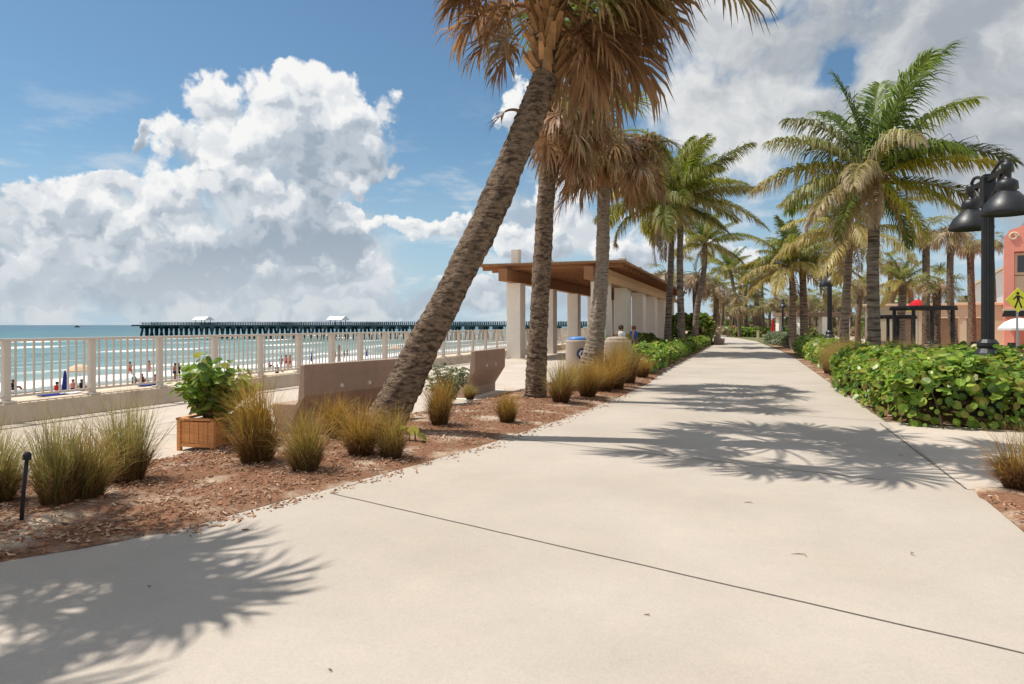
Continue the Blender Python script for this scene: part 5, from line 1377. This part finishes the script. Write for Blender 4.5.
class NT:
    """small helper to write node maths"""
    def __init__(s, tree): s.t = tree; s.N = tree.nodes; s.L = tree.links
    def put(s, sock, x):
        if isinstance(x, (int, float)): sock.default_value = x
        elif isinstance(x, tuple): sock.default_value = x
        else: s.L.new(x, sock)
    def m(s, op, a, b=None, c=None, clamp=False):
        n = s.N.new('ShaderNodeMath'); n.operation = op; n.use_clamp = clamp
        for i, x in enumerate((a, b, c)):
            if x is not None: s.put(n.inputs[i], x)
        return n.outputs[0]
    def v(s, op, a, b=None, sc_=None):
        n = s.N.new('ShaderNodeVectorMath'); n.operation = op; s.put(n.inputs[0], a)
        if b is not None: s.put(n.inputs[1], b)
        if sc_ is not None: s.put(n.inputs['Scale'], sc_)
        return n.outputs['Value'] if op in ('LENGTH', 'DOT_PRODUCT') else n.outputs[0]
    def noise(s, vec, scale, detail=4, rough=.55, color=False):
        n = s.N.new('ShaderNodeTexNoise'); n.noise_dimensions = '2D'; n.inputs['Scale'].default_value = scale; n.inputs['Detail'].default_value = detail; n.inputs['Roughness'].default_value = rough
        s.L.new(vec, n.inputs['Vector']); return n.outputs[1 if color else 0]
    def vor(s, vec, scale, detail=2, rough=.5):
        n = s.N.new('ShaderNodeTexVoronoi'); n.voronoi_dimensions = '2D'; n.feature = 'F1'
        n.inputs['Scale'].default_value = scale; n.inputs['Detail'].default_value = detail; n.inputs['Roughness'].default_value = rough
        s.L.new(vec, n.inputs['Vector']); return n.outputs['Distance']
    def ss(s, x, a, b, lo=0., hi=1.):
        n = s.N.new('ShaderNodeMapRange'); n.interpolation_type = 'SMOOTHSTEP'; s.L.new(x, n.inputs[0])
        n.inputs[1].default_value = a; n.inputs[2].default_value = b; n.inputs[3].default_value = lo; n.inputs[4].default_value = hi; return n.outputs[0]
    def mix(s, f, a, b):
        n = s.N.new('ShaderNodeMix'); n.data_type = 'RGBA'; s.put(n.inputs[0], f); s.put(n.inputs[6], a); s.put(n.inputs[7], b); return n.outputs[2]
    def sep(s, v):
        n = s.N.new('ShaderNodeSeparateXYZ'); s.L.new(v, n.inputs[0]); return n.outputs
def azel(px, py):
    az = math.atan((px - 512) / F); el = math.atan((HOR - py) / F * math.cos(az)); return az, el
def blob(px, py, rx, ry):
    a, e = azel(px, py); k = 1 / F * math.cos(a)
    return (a, e, rx * k * math.cos(a), ry * k)
# every blob: direction (given as the picture point it stands over), radii, brightness offset
CUM = [(222, 98, 52, 40, .1), (275, 95, 66, 44, .1), (335, 94, 54, 42, .1), (362, 122, 42, 34, 0), (312, 140, 72, 46, -.25), (262, 130, 55, 38, 0), (345, 165, 45, 34, -.3), (318, 195, 42, 40, -.45),
       (192, 150, 40, 36, .1), (222, 138, 32, 28, .1), (172, 185, 60, 42, 0), (146, 140, 14, 20, -.1), (228, 190, 50, 36, 0), (268, 190, 36, 32, .1), (312, 205, 34, 30, 0), (255, 240, 90, 34, -.4), (325, 245, 50, 30, -.5), (205, 250, 85, 36, -.3),
       (110, 180, 62, 18, .0), (30, 200, 70, 30, 0), (95, 220, 62, 40, .05), (40, 240, 72, 42, .0), (140, 245, 55, 36, 0), (80, 268, 110, 30, -.2), (10, 285, 110, 24, -.15), (200, 280, 120, 24, -.35), (300, 275, 80, 22, -.3),
       (362, 186, 24, 16, .05), (345, 205, 22, 16, 0), (405, 225, 60, 13, .1), (445, 232, 45, 16, .1), (368, 275, 26, 22, .15), (345, 295, 70, 18, 0), (512, 102, 20, 30, .1), (570, 212, 60, 40, .05), (655, 200, 40, 60, 0), (540, 240, 70, 26, 0), (700, 252, 60, 18, 0), (775, 268, 60, 22, .05), (620, 265, 60, 20, 0), (480, 285, 60, 12, 0)]
ng = bpy.data.node_groups.new('cumulus_field', 'ShaderNodeTree')
ng.interface.new_socket('Vector', in_out='INPUT', socket_type='NodeSocketVector')
ng.interface.new_socket('Value', in_out='OUTPUT', socket_type='NodeSocketFloat'); ng.interface.new_socket('Up', in_out='OUTPUT', socket_type='NodeSocketFloat')
gi = ng.nodes.new('NodeGroupInput'); go = ng.nodes.new('NodeGroupOutput'); T = NT(ng)
p = gi.outputs[0]
wv = T.v('SCALE', T.v('SUBTRACT', T.noise(p, 11, 5, .62, True), (.5, .5, .5)), sc_=.085)
pw = T.v('ADD', p, wv)
wsum = hsum = None
for bx in CUM:
    a, e, rx, ry = blob(*bx[:4])
    q = T.v('MULTIPLY', T.v('SUBTRACT', pw, (a, e, 0)), (1 / rx, 1 / ry, 0))
    d = T.m('SUBTRACT', 1, T.v('LENGTH', q))
    w = T.m('EXPONENT', T.m('MULTIPLY', d, 6.0))
    h = T.m('ADD', T.v('DOT_PRODUCT', q, (-.28, .75, 0)), bx[4] * 1.7)
    wsum = w if wsum is None else T.m('ADD', wsum, w)
    hw = T.m('MULTIPLY', w, h); hsum = hw if hsum is None else T.m('ADD', hsum, hw)
ng.links.new(T.m('DIVIDE', T.m('LOGARITHM', T.m('MAXIMUM', wsum, 1e-6), 2.718282), 6.0), go.inputs[0]); ng.links.new(T.m('DIVIDE', hsum, T.m('MAXIMUM', wsum, 1e-4)), go.inputs[1])

T = NT(wd.node_tree)
tc = N.new('ShaderNodeTexCoord'); sp = N.new('ShaderNodeSeparateXYZ'); L.new(tc.outputs['Generated'], sp.inputs[0])
az = T.m('ARCTAN2', sp.outputs[0], sp.outputs[1]); el = T.m('ARCSINE', sp.outputs[2])
cb_ = N.new('ShaderNodeCombineXYZ'); L.new(az, cb_.inputs[0]); L.new(el, cb_.inputs[1]); pv_ = cb_.outputs[0]
g = N.new('ShaderNodeGroup'); g.node_tree = ng; L.new(pv_, g.inputs[0]); f0, up = g.outputs[0], g.outputs[1]
# cauliflower relief, and the same a little toward the sun for its shading
wv2 = T.v('SCALE', T.v('SUBTRACT', T.noise(pv_, 24, 3, .6, True), (.5, .5, .5)), sc_=.04)
pb = T.v('ADD', pv_, wv2)
def relief(vec): return T.m('ADD', T.m('MULTIPLY', T.vor(vec, 11, 2.6, .52), -1.0), T.m('MULTIPLY', T.noise(vec, 34, 4, .6), .30))
b0 = relief(pb); b1 = relief(T.v('ADD', pb, (-.008, .016, 0)))
val = T.m('ADD', f0, T.m('MULTIPLY', T.m('ADD', b0, .36), .85))
wisp = T.noise(pv_, 26, 5, .7)
val = T.m('ADD', val, T.m('MULTIPLY', T.m('SUBTRACT', wisp, .5), .30))
soft = T.ss(el, .30, .05, .0, 1.)
alpha = T.ss(T.m('ADD', val, T.m('MULTIPLY', soft, .05)), .0, .26)
alpha = T.m('MULTIPLY', alpha, T.ss(el, -.01, .07, .35, 1.))
lit = T.m('ADD', T.m('MULTIPLY', up, .62), T.m('MULTIPLY', T.m('SUBTRACT', b0, b1), 1.0))
lit = T.m('ADD', lit, T.m('ADD', T.ss(val, .9, .1, 0., .20), .47))
lit = T.m('ADD', lit, T.m('MULTIPLY', T.m('SUBTRACT', wisp, .5), .25))
lit = T.m('SUBTRACT', lit, T.ss(el, .22, .09, 0., .15))
ramp = N.new('ShaderNodeValToRGB'); L.new(lit, ramp.inputs[0]); e_ = ramp.color_ramp.elements; ramp.color_ramp.interpolation = 'EASE'
e_[0].position = .02; e_[0].color = (.36, .43, .51, 1); e_[1].position = .90; e_[1].color = (.95, .95, .94, 1)
x = e_.new(.34); x.color = (.52, .58, .65, 1); x = e_.new(.62); x.color = (.78, .81, .84, 1)
cum_col = T.v('SCALE', ramp.outputs[0], sc_=10.0)
# high broken sheet over the right
SH = [(860, 60, 210, 110), (1000, 60, 220, 170), (740, 110, 110, 90), (760, 20, 120, 70), (1150, 150, 250, 160), (900, -120, 400, 160), (980, 170, 120, 60)]
pw2 = T.v('ADD', pv_, T.v('SCALE', T.v('SUBTRACT', T.noise(pv_, 5, 4, .6, True), (.5, .5, .5)), sc_=.14))
acc = None
for bx in SH:
    a, e, rx, ry = blob(*bx); d = T.m('SUBTRACT', 1, T.v('LENGTH', T.v('MULTIPLY', T.v('SUBTRACT', pw2, (a, e, 0)), (1 / rx, 1 / ry, 0))))
    acc = d if acc is None else T.m('SMOOTH_MAX', acc, d, .2)
for bx, w in (((850, 66, 58, 46), 1.55), ((775, 6, 60, 30), .9)):
    a, e, rx, ry = blob(*bx); d = T.m('SUBTRACT', 1, T.v('LENGTH', T.v('MULTIPLY', T.v('SUBTRACT', pw2, (a, e, 0)), (1 / rx, 1 / ry, 0))), clamp=True)
    acc = T.m('SUBTRACT', acc, T.m('MULTIPLY', T.m('MULTIPLY', d, d), w))
nsh = T.noise(pw2, 7, 6, .58); nsh2 = T.noise(T.v('ADD', pw2, (-.02, .035, 0)), 7, 3, .5)
a2 = T.ss(T.m('ADD', acc, T.m('ADD', T.m('MULTIPLY', T.m('SUBTRACT', nsh, .5), 1.0), T.m('MULTIPLY', T.m('SUBTRACT', wisp, .5), .5))), -.02, .55)
l2 = T.ss(T.m('ADD', T.m('MULTIPLY', T.m('SUBTRACT', nsh, nsh2), 1.1), T.m('ADD', T.m('MULTIPLY', T.m('SUBTRACT', nsh, .5), .9), T.ss(az, .20, .60, .70, .27))), .05, 1.0)
sh_col = T.mix(l2, (3.9, 4.3, 4.8, 1), (8.0, 8.1, 8.1, 1))
# a soft grey bank behind the heaped clouds
acc = None
for bx in [(110, 235, 190, 66), (290, 255, 130, 62), (180, 300, 320, 40), (520, 300, 200, 22), (250, 175, 90, 60), (318, 150, 60, 66), (560, 215, 70, 40)]:
    a, e, rx, ry = blob(*bx); d = T.m('SUBTRACT', 1, T.v('LENGTH', T.v('MULTIPLY', T.v('SUBTRACT', pw2, (a, e, 0)), (1 / rx, 1 / ry, 0))))
    acc = d if acc is None else T.m('SMOOTH_MAX', acc, d, .2)
a4 = T.m('MULTIPLY', T.ss(T.m('ADD', acc, T.m('MULTIPLY', T.m('SUBTRACT', nsh, .5), .8)), -.02, .45), .93)
bank_col = T.mix(T.ss(T.m('ADD', nsh, T.m('MULTIPLY', T.m('SUBTRACT', nsh, nsh2), 1.5)), .3, .7), (4.5, 5.2, 6.0, 1), (6.9, 7.3, 7.6, 1))
# thin streaks and the pale air low over the sea
mp = N.new('ShaderNodeMapping'); mp.inputs['Scale'].default_value = (1, 3.4, 1); L.new(pv_, mp.inputs[0])
st = T.noise(mp.outputs[0], 8, 6, .6)
a3 = T.m('MULTIPLY', T.ss(st, .50, .75), T.m('MULTIPLY', T.ss(el, .36, .08), .8))
hz = T.m('MULTIPLY', T.ss(el, .27, -.03), .82)
# behind the viewer and below the horizon: plain sky, its unseen broken cloud whitened to add fill light, cheap to evaluate
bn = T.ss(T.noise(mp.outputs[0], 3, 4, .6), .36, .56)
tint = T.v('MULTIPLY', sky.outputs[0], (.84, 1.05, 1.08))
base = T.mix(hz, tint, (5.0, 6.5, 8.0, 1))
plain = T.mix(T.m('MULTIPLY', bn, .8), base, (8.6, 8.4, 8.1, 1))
c = T.mix(a3, base, (7.4, 7.8, 8.1, 1))
c = T.mix(a4, c, bank_col)
c = T.mix(a2, c, sh_col)
c = T.mix(alpha, c, T.mix(T.m('MULTIPLY', T.ss(el, .14, .0), .8), cum_col, (5.8, 6.4, 7.0, 1)))
L.new(c, bg.inputs['Color'])
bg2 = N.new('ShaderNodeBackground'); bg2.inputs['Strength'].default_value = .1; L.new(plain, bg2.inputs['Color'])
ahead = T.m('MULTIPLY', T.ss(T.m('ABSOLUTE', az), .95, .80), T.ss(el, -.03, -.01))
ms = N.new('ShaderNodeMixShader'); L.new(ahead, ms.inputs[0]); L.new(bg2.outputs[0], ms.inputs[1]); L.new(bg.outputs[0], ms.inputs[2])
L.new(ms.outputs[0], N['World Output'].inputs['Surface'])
wd.cycles.sampling_method = 'MANUAL'; wd.cycles.sample_map_resolution = 512

# ------------------------------------------------------------------ camera and view
cam = bpy.data.cameras.new('camera'); cam.lens = 36 * F / 1024; cam.sensor_width = 36; cam.clip_end = 60000; cam.clip_start = .05
cam.shift_y = -(342 - HOR) / 1024
co = bpy.data.objects.new('camera', cam); COL.objects.link(co); co.location = (0, 0, CAMH); co.rotation_euler = (PI / 2, 0, 0)
sc.camera = co
sc.view_settings.view_transform = 'Standard'; sc.view_settings.look = 'None'; sc.view_settings.gamma = 1; sc.view_settings.exposure = -0.03
sc.view_settings.use_curve_mapping = False
sc.cycles.use_denoising = True
sc.cycles.max_bounces = 6; sc.cycles.transparent_max_bounces = 8
